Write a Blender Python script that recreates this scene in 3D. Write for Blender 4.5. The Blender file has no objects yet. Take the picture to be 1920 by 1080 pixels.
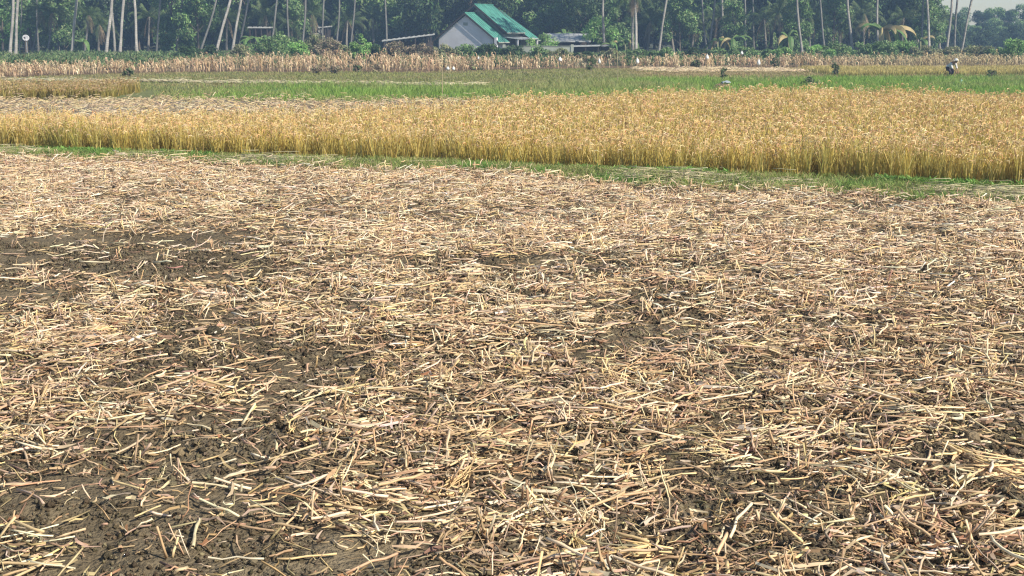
import bpy, math, random
import numpy as np
from mathutils import Vector
random.seed(5)
rng = np.random.default_rng(11)
S = bpy.context.scene
COL = S.collection
R = math.radians

# ---------------------------------------------------------------- camera
H = 2.8            # eye height
F = 2400.0         # focal length in photo pixels (1920 wide)
YH = 58.0          # photo row of the horizon
TH = math.atan((540 - YH) / F)
cd = bpy.data.cameras.new('camera')
cam = bpy.data.objects.new('camera', cd); COL.objects.link(cam)
cd.sensor_width = 36; cd.lens = 36 * F / 1920
cd.clip_start = 0.1; cd.clip_end = 3000
cam.location = (0, 0, H); cam.rotation_euler = (R(90) - TH, 0, 0)
S.camera = cam

# ---------------------------------------------------------------- light
SUN_EL, SUN_AZ = R(41), R(126)       # azimuth clockwise from +Y (the view direction)
w = bpy.data.worlds.new('World'); S.world = w; w.use_nodes = True
nt = w.node_tree; nt.nodes.clear()
sky = nt.nodes.new('ShaderNodeTexSky'); sky.sky_type = 'NISHITA'; sky.sun_disc = False
sky.sun_elevation = SUN_EL; sky.sun_rotation = SUN_AZ
sky.air_density = 1.0; sky.dust_density = 0.4; sky.ozone_density = 1.3
bg = nt.nodes.new('ShaderNodeBackground'); bg.inputs['Strength'].default_value = 0.095
wo = nt.nodes.new('ShaderNodeOutputWorld')
nt.links.new(sky.outputs[0], bg.inputs[0]); nt.links.new(bg.outputs[0], wo.inputs[0])
sd = bpy.data.lights.new('sun', 'SUN'); sd.energy = 5.0; sd.angle = R(0.53); sd.color = (1.0, 0.93, 0.80)
sun = bpy.data.objects.new('sun', sd); COL.objects.link(sun)
sv = Vector((math.sin(SUN_AZ) * math.cos(SUN_EL), math.cos(SUN_AZ) * math.cos(SUN_EL), math.sin(SUN_EL)))
sun.rotation_euler = sv.to_track_quat('Z', 'Y').to_euler(); sun.location = (60, -20, 60)
S.view_settings.view_transform = 'Standard'; S.view_settings.look = 'None'
S.view_settings.exposure = 0.44; S.view_settings.gamma = 1
S.render.engine = 'CYCLES'
S.cycles.use_denoising = True
S.cycles.max_bounces = 6; S.cycles.diffuse_bounces = 3; S.cycles.volume_bounces = 0
S.cycles.transmission_bounces = 3; S.cycles.transparent_max_bounces = 6
S.cycles.pixel_filter_type = 'BLACKMAN_HARRIS'; S.cycles.filter_width = 1.25

# ---------------------------------------------------------------- photo row/column -> place on the land
def ray(px, py):
    px = np.asarray(px, float); py = np.asarray(py, float)
    a = (px - 960) / F; b = (540 - py) / F
    return a, math.cos(TH) + b * math.sin(TH), -math.sin(TH) + b * math.cos(TH)
def G(px, py, z=0.0):                       # on the plane at height z
    dx, dy, dz = ray(px, py); t = (z - H) / dz
    return dx * t, dy * t
def at(px, py, Y):                          # at distance Y
    dx, dy, dz = ray(px, py); t = Y / dy
    return float(dx * t), float(Y), float(H + dz * t)
def line(pts, z=0.0):                       # field boundary y(x) through surveyed points
    p = np.array([G(a, b, z) for a, b in pts]); xs, ys = p[:, 0], p[:, 1]
    def f(x):
        x = np.asarray(x, float)
        y = np.interp(x, xs, ys)
        s0 = (ys[1] - ys[0]) / (xs[1] - xs[0]); s1 = (ys[-1] - ys[-2]) / (xs[-1] - xs[-2])
        y = np.where(x < xs[0], ys[0] + s0 * np.maximum(x - xs[0], -14), y)
        return np.where(x > xs[-1], ys[-1] + s1 * np.minimum(x - xs[-1], 14), y)
    return f
L1 = line([(0, 299), (400, 315), (800, 329), (1000, 339), (1300, 358), (1600, 375), (1920, 392)])
L2 = line([(0, 286), (400, 300), (800, 312), (1200, 329), (1600, 345), (1920, 359)])
L3 = line([(0, 214), (300, 206), (600, 199), (800, 190), (1000, 182), (1300, 168), (1920, 164)], 0.72)
L4 = line([(0, 187), (300, 186), (700, 189), (800, 188), (1920, 188)])
L5 = line([(0, 152), (300, 156), (700, 160), (830, 163), (1000, 158), (1230, 149), (1920, 145)])
L6 = line([(0, 148), (200, 139), (400, 136), (800, 136), (1100, 129), (1500, 128), (1920, 128)])
def L7(x):
    return np.interp(x, [-60, -34, -28, -20, -12, 0, 10, 40, 60], [83, 87, 92, 97, 99, 100, 104, 110, 110])

# ---------------------------------------------------------------- numpy noise
_T = rng.random((256, 256))
def vnoise(x, y, s, seed=0):
    x = np.asarray(x, float) / s + 37.7 * seed; y = np.asarray(y, float) / s + 91.3 * seed
    xi = np.floor(x).astype(int); yi = np.floor(y).astype(int); u = x - xi; v = y - yi
    u = u * u * (3 - 2 * u); v = v * v * (3 - 2 * v)
    a = _T[xi & 255, yi & 255]; b = _T[(xi + 1) & 255, yi & 255]; c = _T[xi & 255, (yi + 1) & 255]; d = _T[(xi + 1) & 255, (yi + 1) & 255]
    return (a * (1 - u) + b * u) * (1 - v) + (c * (1 - u) + d * u) * v
def sstep(a, b, x):
    t = np.clip((x - a) / (b - a), 0, 1); return t * t * (3 - 2 * t)
def hgt(x, y):
    x = np.asarray(x, float); y = np.asarray(y, float)
    near = 1 - sstep(0, 1.2, y - L1(x))
    h = near * (0.10 * (vnoise(x, y, 1.6, 1) - .5) + 0.075 * (vnoise(x, y, .45, 2) - .5) + 0.05 * (vnoise(x, y, .16, 3) - .5)
                + 0.022 * (vnoise(x, y, .07, 4) - .5))
    h = h + 0.05 * (1 - near) * (vnoise(x, y, 2.5, 5) - .5)
    m = .5 * (L1(x) + L2(x)); wd = .5 * (L2(x) - L1(x)) + .25
    h = h + 0.10 * np.exp(-((y - m) / wd) ** 2) * (0.75 + .5 * vnoise(x, y, .7, 6))
    h = h + 0.06 * np.exp(-((y - L5(x)) / 0.4) ** 2)
    return h

# ---------------------------------------------------------------- materials
def mat(name, rough=.7, colour=None, attr=True, bump=0.0, bscale=40, transl=0.0, spec=.3, var=.12, metal=0.0, vscale=6, wave=None):
    m = bpy.data.materials.new(name); m.use_nodes = True
    n = m.node_tree.nodes; l = m.node_tree.links; n.clear()
    out = n.new('ShaderNodeOutputMaterial'); p = n.new('ShaderNodeBsdfPrincipled')
    p.inputs['Roughness'].default_value = rough; p.inputs['Specular IOR Level'].default_value = spec
    p.inputs['Metallic'].default_value = metal
    tc = n.new('ShaderNodeTexCoord')
    if attr:
        a = n.new('ShaderNodeAttribute'); a.attribute_name = 'Col'; src = a.outputs['Color']
    else:
        rgb = n.new('ShaderNodeRGB'); rgb.outputs[0].default_value = (*colour, 1); src = rgb.outputs[0]
    ns = n.new('ShaderNodeTexNoise'); ns.inputs['Scale'].default_value = vscale; ns.inputs['Detail'].default_value = 6
    l.new(tc.outputs['Object'], ns.inputs['Vector'])
    mr = n.new('ShaderNodeMapRange'); mr.inputs[1].default_value = .25; mr.inputs[2].default_value = .75
    mr.inputs[3].default_value = 1 - 2 * var; mr.inputs[4].default_value = 1 + 2 * var
    l.new(ns.outputs['Fac'], mr.inputs[0])
    vm = n.new('ShaderNodeVectorMath'); vm.operation = 'SCALE'
    l.new(src, vm.inputs[0]); l.new(mr.outputs[0], vm.inputs['Scale'])
    l.new(vm.outputs[0], p.inputs['Base Color'])
    if bump:
        if wave:
            b0 = n.new('ShaderNodeTexWave'); b0.inputs['Scale'].default_value = wave; b0.inputs['Distortion'].default_value = .4
            b0.bands_direction = 'Y'
            l.new(tc.outputs['Object'], b0.inputs['Vector']); hs = b0.outputs['Fac']
        else:
            b0 = n.new('ShaderNodeTexNoise'); b0.inputs['Scale'].default_value = bscale; b0.inputs['Detail'].default_value = 8
            l.new(tc.outputs['Object'], b0.inputs['Vector']); hs = b0.outputs['Fac']
        b = n.new('ShaderNodeBump'); b.inputs['Strength'].default_value = bump; b.inputs['Distance'].default_value = .05 if name != 'soil' else .12
        l.new(hs, b.inputs['Height']); l.new(b.outputs[0], p.inputs['Normal'])
    if transl:
        t = n.new('ShaderNodeBsdfTranslucent'); l.new(vm.outputs[0], t.inputs['Color'])
        mx = n.new('ShaderNodeMixShader'); mx.inputs[0].default_value = transl
        l.new(p.outputs[0], mx.inputs[1]); l.new(t.outputs[0], mx.inputs[2]); l.new(mx.outputs[0], out.inputs[0])
    else:
        l.new(p.outputs[0], out.inputs[0])
    return m
M_soil = mat('soil', .95, bump=.7, bscale=30, var=.16, vscale=9, spec=.15)
M_straw = mat('dry_straw', .55, var=.10, vscale=25, spec=.35)
M_leafdry = mat('dry_leaf', .75, transl=.2, var=.12, vscale=18)
M_crop = mat('crop_blade', .6, transl=.36, var=.1, vscale=2)
M_leaf = mat('tree_leaf', .55, transl=.22, var=.18, vscale=.7, spec=.35)
M_bark = mat('palm_bark', .85, bump=.6, wave=9, var=.16, vscale=1.5)
M_roof = mat('green_roof_sheet', .5, colour=(.085, .275, .215), attr=False, bump=.4, bscale=3, var=.16, vscale=.9)
M_ridge = mat('roof_trim', .6, colour=(.42, .44, .42), attr=False, var=.08)
M_soffit = mat('dark_timber', .8, colour=(.07, .055, .05), attr=False)
M_wall = mat('limewashed_plaster', .9, colour=(.76, .73, .74), attr=False, bump=.15, bscale=5, var=.06, vscale=.7)
M_dull = mat('weathered_plaster', .9, colour=(.34, .36, .30), attr=False, bump=.2, bscale=4, var=.14, vscale=.6)
M_tin = mat('weathered_tin', .5, colour=(.46, .46, .44), attr=False, bump=.2, bscale=4, var=.1, vscale=.9)
M_rust = mat('rust_red_roof', .7, colour=(.17, .06, .045), attr=False, var=.15)
M_glass = mat('dark_window', .15, colour=(.03, .035, .04), attr=False, spec=.5)
M_white = mat('white_plastic', .5, colour=(.72, .72, .70), attr=False, var=.05)
M_cyan = mat('pale_cyan_plastic', .4, colour=(.45, .75, .68), attr=False, var=.05)
M_grey = mat('grey_tarpaulin', .6, colour=(.33, .37, .40), attr=False, var=.1)
M_bamboo = mat('bamboo', .6, colour=(.36, .30, .17), attr=False, var=.15)
M_skin = mat('skin', .6, colour=(.30, .16, .10), attr=False, var=.03)
M_shirt = mat('pale_cotton', .85, colour=(.66, .62, .62), attr=False, var=.05)
M_dark = mat('dark_cotton', .9, colour=(.05, .04, .055), attr=False, var=.1)

# ---------------------------------------------------------------- mesh building
class MB:
    def __init__(s): s.v = []; s.c = []; s.q = []; s.t = []; s.n = 0
    def add(s, v, quads=None, tris=None, col=(.5, .5, .5)):
        v = np.asarray(v, float).reshape(-1, 3); c = np.broadcast_to(np.asarray(col, float), v.shape).reshape(-1, 3)
        s.v.append(v); s.c.append(c)
        if quads is not None and len(quads): s.q.append(np.asarray(quads, int) + s.n)
        if tris is not None and len(tris): s.t.append(np.asarray(tris, int) + s.n)
        s.n += len(v)
    def build(s, name, m, parent=None, smooth=True, loc=None):
        v = np.concatenate(s.v); c = np.concatenate(s.c)
        q = np.concatenate(s.q) if s.q else np.zeros((0, 4), int); t = np.concatenate(s.t) if s.t else np.zeros((0, 3), int)
        me = bpy.data.meshes.new(name)
        me.vertices.add(len(v)); me.vertices.foreach_set('co', v.astype(np.float32).ravel())
        nl = q.size + t.size; me.loops.add(nl)
        me.loops.foreach_set('vertex_index', np.concatenate([q.ravel(), t.ravel()]).astype(np.int32))
        me.polygons.add(len(q) + len(t))
        st = np.concatenate([np.arange(len(q)) * 4, q.size + np.arange(len(t)) * 3]).astype(np.int32)
        me.polygons.foreach_set('loop_start', st)
        me.polygons.foreach_set('use_smooth', np.full(len(st), smooth))
        a = me.color_attributes.new('Col', 'FLOAT_COLOR', 'POINT')
        a.data.foreach_set('color', np.hstack([np.clip(c, 0, 1), np.ones((len(c), 1))]).astype(np.float32).ravel())
        me.update(calc_edges=True); me.validate()
        me.materials.append(m)
        o = bpy.data.objects.new(name, me); COL.objects.link(o)
        if parent is not None: o.parent = parent
        if loc is not None: o.location = loc
        return o
def nrm(a): return a / np.maximum(np.linalg.norm(a, axis=-1, keepdims=True), 1e-9)
def tubes(mb, P, Rr, C, sides=3, caps=True):
    P = np.asarray(P, float); N, K, _ = P.shape
    Rr = np.broadcast_to(np.asarray(Rr, float), (N, K)); C = np.asarray(C, float)
    if C.ndim == 2: C = C[:, None, :]
    C = np.broadcast_to(C, (N, K, 3))
    T = nrm(np.gradient(P, axis=1))
    ref = np.where(np.abs(T[..., 2:3]) > .9, np.array([1., 0, 0]), np.array([0, 0, 1.]))
    ref = np.broadcast_to(ref[:, :1], T.shape)
    A = nrm(np.cross(T, ref)); B = np.cross(T, A)
    an = np.arange(sides) * 2 * math.pi / sides + .3
    V = P[:, :, None] + Rr[:, :, None, None] * (np.cos(an)[None, None, :, None] * A[:, :, None] + np.sin(an)[None, None, :, None] * B[:, :, None])
    idx = np.arange(N * K * sides).reshape(N, K, sides); nx = np.roll(idx, -1, axis=2)
    q = np.stack([idx[:, :-1], nx[:, :-1], nx[:, 1:], idx[:, 1:]], -1).reshape(-1, 4)
    tr = None; qq = [q]
    if caps and sides == 4: qq += [idx[:, 0, ::-1].reshape(-1, 4), idx[:, -1].reshape(-1, 4)]
    if caps and sides == 3: tr = np.concatenate([idx[:, 0, ::-1].reshape(-1, 3), idx[:, -1].reshape(-1, 3)])
    if caps and sides > 4:
        e = idx[:, -1]; tr = np.stack([np.repeat(e[:, :1], sides - 2, 1), e[:, 1:-1], e[:, 2:]], -1).reshape(-1, 3)
    mb.add(V.reshape(-1, 3), np.concatenate(qq), tr, np.repeat(C[:, :, None], sides, 2).reshape(-1, 3))
def ribbons(mb, P, Wd, side, C):
    P = np.asarray(P, float); N, K, _ = P.shape
    Wd = np.broadcast_to(np.asarray(Wd, float), (N, K)); C = np.asarray(C, float)
    if C.ndim == 2: C = C[:, None, :]
    C = np.broadcast_to(C, (N, K, 3))
    side = np.asarray(side, float)
    if side.ndim == 2: side = side[:, None, :]
    o = Wd[..., None] * side * .5
    V = np.stack([P - o, P + o], 2)
    idx = np.arange(N * K * 2).reshape(N, K, 2)
    q = np.stack([idx[:, :-1, 0], idx[:, :-1, 1], idx[:, 1:, 1], idx[:, 1:, 0]], -1).reshape(-1, 4)
    mb.add(V.reshape(-1, 3), q, None, np.repeat(C[:, :, None], 2, 2).reshape(-1, 3))
def box(mb, c, s, ax=(1, 0, 0), ay=(0, 1, 0), col=(.5, .5, .5)):
    c = np.array(c, float); ax = np.array(ax, float); ay = np.array(ay, float); az = np.array((0, 0, 1.))
    v = [c + sx * s[0] / 2 * ax + sy * s[1] / 2 * ay + sz * s[2] / 2 * az for sz in (-1, 1) for sy in (-1, 1) for sx in (-1, 1)]
    mb.add(v, [(0, 2, 3, 1), (4, 5, 7, 6), (0, 1, 5, 4), (2, 6, 7, 3), (0, 4, 6, 2), (1, 3, 7, 5)], None, col)
def slab(mb, quad, th, col=(.5, .5, .5)):    # four corners, thickness downwards along z
    q = np.array(quad, float); d = np.array([0, 0, -th]); v = np.concatenate([q, q + d])
    mb.add(v, [(0, 1, 2, 3), (7, 6, 5, 4), (0, 4, 5, 1), (1, 5, 6, 2), (2, 6, 7, 3), (3, 7, 4, 0)], None, col)
def blob(mb, c, r, col, seed=0, n=10, rough=.25):
    th = np.linspace(0, math.pi, n); ph = np.arange(2 * n) * math.pi / n
    T, Pq = np.meshgrid(th, ph, indexing='ij'); r = np.broadcast_to(np.array(r, float), (3,))
    d = np.stack([np.sin(T) * np.cos(Pq), np.sin(T) * np.sin(Pq), np.cos(T)], -1)
    k = 1 + rough * (vnoise(d[..., 0] * 3 + seed, d[..., 1] * 3 + d[..., 2] * 2, 1.0, seed) - .5) * 2
    V = np.array(c) + d * r * k[..., None]; idx = np.arange(V.shape[0] * V.shape[1]).reshape(V.shape[:2]); nx = np.roll(idx, -1, 1)
    mb.add(V.reshape(-1, 3), np.stack([idx[:-1], idx[1:], nx[1:], nx[:-1]], -1).reshape(-1, 4), None, col)
def tag(o, label=None, cat=None, group=None, kind=None):
    if label: o['label'] = label
    if cat: o['category'] = cat
    if group: o['group'] = group
    if kind: o['kind'] = kind
    return o
def empty(name, loc, label, cat, group=None, rz=0):
    o = bpy.data.objects.new(name, None); COL.objects.link(o); o.location = loc; o.rotation_euler = (0, 0, rz)
    o.empty_display_size = .3
    return tag(o, label, cat, group)
def pick(cols, n, jit=.08):
    cols = np.array(cols, float); c = cols[rng.integers(0, len(cols), n)]
    return c * (1 + rng.normal(0, jit, (n, 1))) * (1 + rng.normal(0, jit * .35, (n, 3)))

# ---------------------------------------------------------------- ground
def axis(segs):
    out = []
    for a, b, d in segs: out.append(np.arange(a, b, d))
    return np.unique(np.round(np.concatenate(out + [np.array([segs[-1][1]])]), 4))
gx = axis([(-420, -120, 30), (-120, -40, 4), (-40, -14, .6), (-14, 14, .07), (14, 40, .6), (40, 120, 4), (120, 420, 30)])
gy = axis([(-420, -60, 40), (-60, 0, 6), (0, 5, .5), (5, 31, .07), (31, 80, .5), (80, 130, 1.5), (130, 240, 10), (240, 420, 20)])
X, Y = np.meshgrid(gx, gy)
Z = hgt(X, Y)
c = np.zeros(X.shape + (3,))
soil = np.array([.128, .098, .058]); soil2 = np.array([.185, .146, .092]); soil3 = np.array([.085, .065, .040])
n1 = vnoise(X, Y, 1.3, 7)[..., None]; n2 = vnoise(X, Y, .35, 8)[..., None]
c[:] = soil * (1 - n1) + soil2 * n1; c = c * (.85 + .3 * n2)
def zone(mask, a, b=None, s=2.0):
    b = a if b is None else b; k = vnoise(X, Y, s, 9)[..., None]
    c[mask] = (np.array(a) * (1 - k) + np.array(b) * k)[mask]
zone((Y > L1(X)) & (Y <= L2(X)), (.10, .11, .05), (.16, .14, .08), .5)
zone((Y > L2(X)) & (Y <= L3(X)), (.16, .13, .06))
xg = (X / np.maximum(Y, 1)) * F + 960
zone((Y > L3(X)) & (Y <= L4(X)), (.30, .24, .17), (.22, .17, .12), .6)
mid = (Y > np.maximum(L3(X), L4(X))) & (Y <= L5(X))
zone(mid, (.13, .20, .06), (.10, .17, .045), 3)
zone(mid & (X < G(430, 165)[0]), (.19, .20, .08), (.16, .18, .07), 3)
zone((Y > L5(X)) & (Y <= L6(X)), (.235, .215, .095), (.19, .19, .08), 5)
zone((Y > L5(X)) & (Y <= L6(X)) & (X > 8), (.34, .26, .13), (.28, .22, .10), 3)
zone((Y > L6(X)) & (Y <= L7(X) + 3), (.22, .15, .09), (.17, .12, .07), 2)
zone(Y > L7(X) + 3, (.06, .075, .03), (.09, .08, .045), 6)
c = c * rng.normal(1, .07, c.shape[:2] + (1,))
mb = MB(); idx = np.arange(X.size).reshape(X.shape)
mb.add(np.stack([X, Y, Z], -1).reshape(-1, 3), np.stack([idx[:-1, :-1], idx[:-1, 1:], idx[1:, 1:], idx[1:, :-1]], -1).reshape(-1, 4), None, c.reshape(-1, 3))
g = mb.build('ground', M_soil); tag(g, kind='structure')

# ---------------------------------------------------------------- straw litter on the near field
bare = []
for (px, py, rx, ry, k) in [(130, 478, 360, 44, .93), (420, 505, 240, 30, .6), (860, 492, 200, 16, .9), (1150, 505, 120, 8, .5), (300, 445, 160, 9, .85), (150, 515, 380, 28, .6), (900, 560, 240, 12, .5), (1500, 440, 220, 9, .45), (600, 350, 300, 5, .4), (1300, 400, 250, 6, .4), (1100, 640, 200, 20, .4), (1500, 600, 200, 16, .4), (640, 430, 90, 8, .5),
                            (300, 1052, 260, 16, .8), (640, 1065, 150, 20, .7), (60, 960, 110, 20, .6), (700, 665, 170, 36, .45), (1240, 1010, 160, 24, .45), (500, 640, 90, 20, .4),
                            (1780, 870, 130, 34, .4), (1480, 860, 70, 26, .5), (860, 760, 120, 24, .35), (1180, 870, 90, 20, .35),
                            (1450, 960, 90, 18, .35), (950, 880, 70, 14, .35), (90, 560, 200, 16, .4), (60, 690, 90, 18, .4)]:
    x0, y0 = G(px, py); xa, _ = G(px + rx, py); _, ya = G(px, py - ry); _, yb = G(px, py + ry)
    bare.append((x0, (ya + yb) / 2, xa - x0, (ya - yb) / 2, k))
def density(x, y):
    d = .34 + .95 * sstep(.36, .62, vnoise(x, y * .8, 1.1, 11) * .6 + vnoise(x, y, .4, 12) * .4)
    d = d * (.92 + .12 * sstep(8, 20, y)) + .12 * sstep(21, 26, y)
    for (bx, by, rx, ry, k) in bare:
        q = ((x - bx) / rx) ** 2 + ((y - by) / ry) ** 2
        d = d * (1 - k * np.exp(-q * q * .8) * (.75 + .5 * vnoise(x, y, .3, 13)).clip(0, 1))
    return np.clip(d, .02, 1.2)
def scatter(n, y0, y1, margin=3.0, front=None):
    """random points in the fan of land the photo looks at, with side margins"""
    y = np.sqrt(rng.random(n) * (y1 ** 2 - y0 ** 2) + y0 ** 2)
    x = (rng.random(n) * 2 - 1) * (.42 * y + margin)
    return x, y
STRAW = [(.65, .47, .28), (.75, .58, .37), (.55, .375, .21), (.81, .65, .44), (.46, .30, .17), (.71, .51, .26), (.51, .38, .26), (.34, .22, .13)]
RUST = [(.30, .15, .07), (.36, .20, .10), (.42, .28, .16), (.24, .15, .09), (.34, .24, .15)]
def near_field(n, y0=4.6, y1=32):
    x, y = scatter(n, y0, y1, 2.2)
    k = (rng.random(n) * 1.2 < density(x, y)) & (y < L1(x) + .25)
    return x[k], y[k]
straw = MB()
def lay(x, y, ang, L, r, pitch, lift, cols, kink=.12, sides=3, K=4):
    N = len(x); t = np.linspace(-.5, .5, K)[None, :]
    px = x[:, None] + np.cos(ang)[:, None] * L[:, None] * t * np.cos(pitch)[:, None]
    py = y[:, None] + np.sin(ang)[:, None] * L[:, None] * t * np.cos(pitch)[:, None]
    bend = rng.normal(0, kink, (N, 1)) * L[:, None] * (t * t * 4 - .5) * .5
    jit = rng.normal(0, kink * .22, (N, K)) * L[:, None]
    px = px - np.sin(ang)[:, None] * (bend + jit); py = py + np.cos(ang)[:, None] * (bend + jit)
    base = hgt(x, y)[:, None] + r[:, None] + lift[:, None]
    pz = base + L[:, None] * np.sin(pitch)[:, None] * (t + .5 * (np.sin(pitch)[:, None] > .45)) + np.abs(rng.normal(0, .006, (N, K)))
    pz = np.maximum(pz, hgt(px, py) + r[:, None] * .6)
    rr = r[:, None] * (1 + rng.normal(0, .10, (N, K)))
    cc = cols[:, None, :] * (1 + rng.normal(0, .06, (N, K, 1)))
    tubes(straw, np.stack([px, py, pz], -1), rr, cc, sides)
# single stalks
x, y = near_field(135000); n = len(x)
L = np.clip(rng.lognormal(math.log(.125), .6, n), .035, .7); r = np.clip(rng.lognormal(math.log(.0044), .38, n), .0022, .010)
pitch = rng.normal(0, .17, n); up = rng.random(n) < .09; pitch[up] = rng.uniform(.4, 1.4, up.sum()); L[up] = np.clip(L[up], .05, .22)
lay(x, y, rng.uniform(0, 6.28, n), L, r, pitch, rng.exponential(.018, n), pick(STRAW + [(.38, .27, .18)], n, .18), .2)
# thick, long stalks that read in front
x, y = near_field(15000); n = len(x)
L = rng.uniform(.12, .44, n); r = rng.uniform(.005, .010, n)
lay(x, y, rng.normal(0, 1.3, n) + rng.integers(0, 2, n) * math.pi, L, r, rng.normal(0, .09, n), rng.exponential(.03, n) + .01, pick(STRAW[:6], n, .12), .06, 5, 5)
# paler cream, broader pieces towards the bund
x, y = near_field(22000); k = rng.random(len(x)) < sstep(9, 17, y); x, y = x[k], y[k]; n = len(x)
lay(x, y, rng.normal(0, 1.2, n), rng.uniform(.10, .34, n), rng.uniform(.005, .0095, n), rng.normal(0, .2, n), rng.exponential(.03, n) + .012,
    pick([(.78, .66, .47), (.72, .58, .40), (.82, .72, .54), (.64, .50, .34)], n, .12), .14)
# bundles raked together
x, y = near_field(4200); nb = len(x); cnt = rng.integers(4, 14, nb); ii = np.repeat(np.arange(nb), cnt); n = len(ii)
a0 = rng.normal(0, 1.2, nb)[ii]; L0 = rng.uniform(.12, .45, nb)[ii]; sp = rng.uniform(.03, .13, nb)[ii]
off = rng.normal(0, 1, n) * sp; al = rng.normal(0, .6, n) * sp
lay(x[ii] - np.sin(a0) * off + np.cos(a0) * al, y[ii] + np.cos(a0) * off + np.sin(a0) * al, a0 + rng.normal(0, .34, n), L0 * rng.uniform(.6, 1.2, n),
    rng.uniform(.003, .008, n), rng.normal(0, .12, n), rng.exponential(.025, n), 1.05 * pick(STRAW[:6], nb, .12)[ii] * rng.normal(1, .07, (n, 1)), .08)
# fine brown chaff and broken bits under the pale stalks
x, y = near_field(120000); n = len(x)
L = rng.uniform(.03, .16, n); r = rng.uniform(.003, .008, n)
lay(x, y, rng.uniform(0, 6.28, n), L, r, rng.normal(0, .25, n), rng.exponential(.006, n),
    pick([(.32, .21, .11), (.40, .27, .14), (.24, .16, .09), (.30, .21, .12), (.46, .33, .18)], n, .16), .25, 3, 3)
# cut stubs standing in tufts
x, y = near_field(3000); nb = len(x); cnt = rng.integers(2, 7, nb); ii = np.repeat(np.arange(nb), cnt); n = len(ii)
lay(x[ii] + rng.normal(0, .03, n), y[ii] + rng.normal(0, .03, n), rng.uniform(0, 6.28, n), rng.uniform(.07, .2, n), rng.uniform(.004, .010, n),
    rng.uniform(.7, 1.45, n), np.zeros(n), pick(STRAW, n, .12), .05)
# same litter, broken finer, towards the bund and on the harvested strip behind the rice
def strip_litter(n, ya, yb, xm, w0, cols, dens=1.0, rmul=1.0):
    x = rng.uniform(-xm, xm, n); u = rng.random(n); y = ya(x) + u * (yb(x) - ya(x))
    k = (yb(x) > ya(x)) & (x < w0); x, y = x[k], y[k]; n = len(x)
    L = rng.uniform(.12, .5, n); r = rng.uniform(.005, .011, n) * rmul
    pitch = rng.normal(0, .25, n)
    lay(x, y, rng.normal(0, 1.0, n), L, r, pitch, rng.exponential(.05, n), pick(cols, n, .12), .15)
strip_litter(26000, L3, lambda x: np.maximum(L4(x), L3(x)) + .6, 34, 60, [(.60, .47, .28), (.54, .40, .23), (.68, .56, .37), (.44, .32, .18), (.60, .46, .22)], rmul=1.5)
o = straw.build('straw_litter', M_straw); tag(o, 'loose cream straw and broken stalks scattered over the near field', 'straw', kind='stuff')

# leaf shreds: thin curled blades, many rusty
lv = MB()
def shreds(n, cols, L0, L1_, W0, W1, mb=lv, y1=32, fld=near_field):
    x, y = fld(n); n = len(x); K = 4; t = np.linspace(-.5, .5, K)[None]
    L = rng.uniform(L0, L1_, n); a = rng.normal(0, 1.1, n); wv = rng.uniform(W0, W1, n)
    crv = rng.normal(0, 1.2, n)[:, None] * t
    px = x[:, None] + L[:, None] * t * np.cos(a[:, None] + crv); py = y[:, None] + L[:, None] * t * np.sin(a[:, None] + crv)
    pz = np.maximum(hgt(x, y)[:, None], hgt(px, py)) + .012 + rng.exponential(.02, n)[:, None] + np.abs(rng.normal(0, .012, (n, K)))
    sd = nrm(np.stack([-np.sin(a), np.cos(a), rng.normal(0, .8, n)], -1))
    prof = np.array([.5, 1, .9, .15])[None] * wv[:, None]
    ribbons(mb, np.stack([px, py, pz], -1), prof, sd, pick(cols, n, .15))
shreds(48000, STRAW + [(.5, .38, .26)] * 3, .06, .26, .008, .026)
shreds(20000, RUST, .03, .12, .010, .028)
shreds(2500, [(.72, .64, .50), (.66, .55, .40)], .15, .45, .015, .035)
o = lv.build('leaf_litter', M_leafdry, smooth=False); tag(o, 'dry curled leaf shreds in tan and rust lying among the straw', 'dead leaves', kind='stuff')

# soil clods
cl = MB()
x, y = scatter(5200, 4.6, 28, 2); k = y < L1(x); x, y = x[k], y[k]; n = len(x)
ico = bpy.data.meshes.new('tmp'); import bmesh
b = bmesh.new(); bmesh.ops.create_icosphere(b, subdivisions=2, radius=1); b.to_mesh(ico); b.free()
iv = np.array([v.co[:] for v in ico.vertices]); it = np.array([p.vertices[:] for p in ico.polygons]); bpy.data.meshes.remove(ico)
rad = np.clip(rng.lognormal(math.log(.016), .5, n), .007, .06)
V = iv[None] * (1 + rng.normal(0, .16, (n, len(iv), 1))) * rad[:, None, None] * np.array([1.2, 1.0, .75]) * (1 + rng.normal(0, .2, (n, 1, 3)))
V = V + np.stack([x, y, hgt(x, y) + rad * .3], -1)[:, None]
T = (it[None] + (np.arange(n) * len(iv))[:, None, None]).reshape(-1, 3)
cl.add(V.reshape(-1, 3), None, T, np.repeat(pick([soil, soil2, soil3], n, .1), len(iv), 0))
x, y = scatter(120000, 4.6, 17, 1.2); k = (y < L1(x)) & (vnoise(x, y, .5, 17) > .3); x, y = x[k], y[k]; n = len(x)     # crumbs
iv1 = np.array([(1, 0, 0), (-1, 0, 0), (0, 1, 0), (0, -1, 0), (0, 0, 1), (0, 0, -1)], float); it1 = np.array([(0, 2, 4), (2, 1, 4), (1, 3, 4), (3, 0, 4), (2, 0, 5), (1, 2, 5), (3, 1, 5), (0, 3, 5)])
rad = np.clip(rng.lognormal(math.log(.009), .5, n), .004, .03)
V = iv1[None] * (1 + rng.normal(0, .25, (n, 6, 1))) * rad[:, None, None] * (1 + rng.normal(0, .25, (n, 1, 3))) + rng.normal(0, .15, (n, 6, 3)) * rad[:, None, None]
V = V + np.stack([x, y, hgt(x, y) + rad * .4], -1)[:, None]
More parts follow.
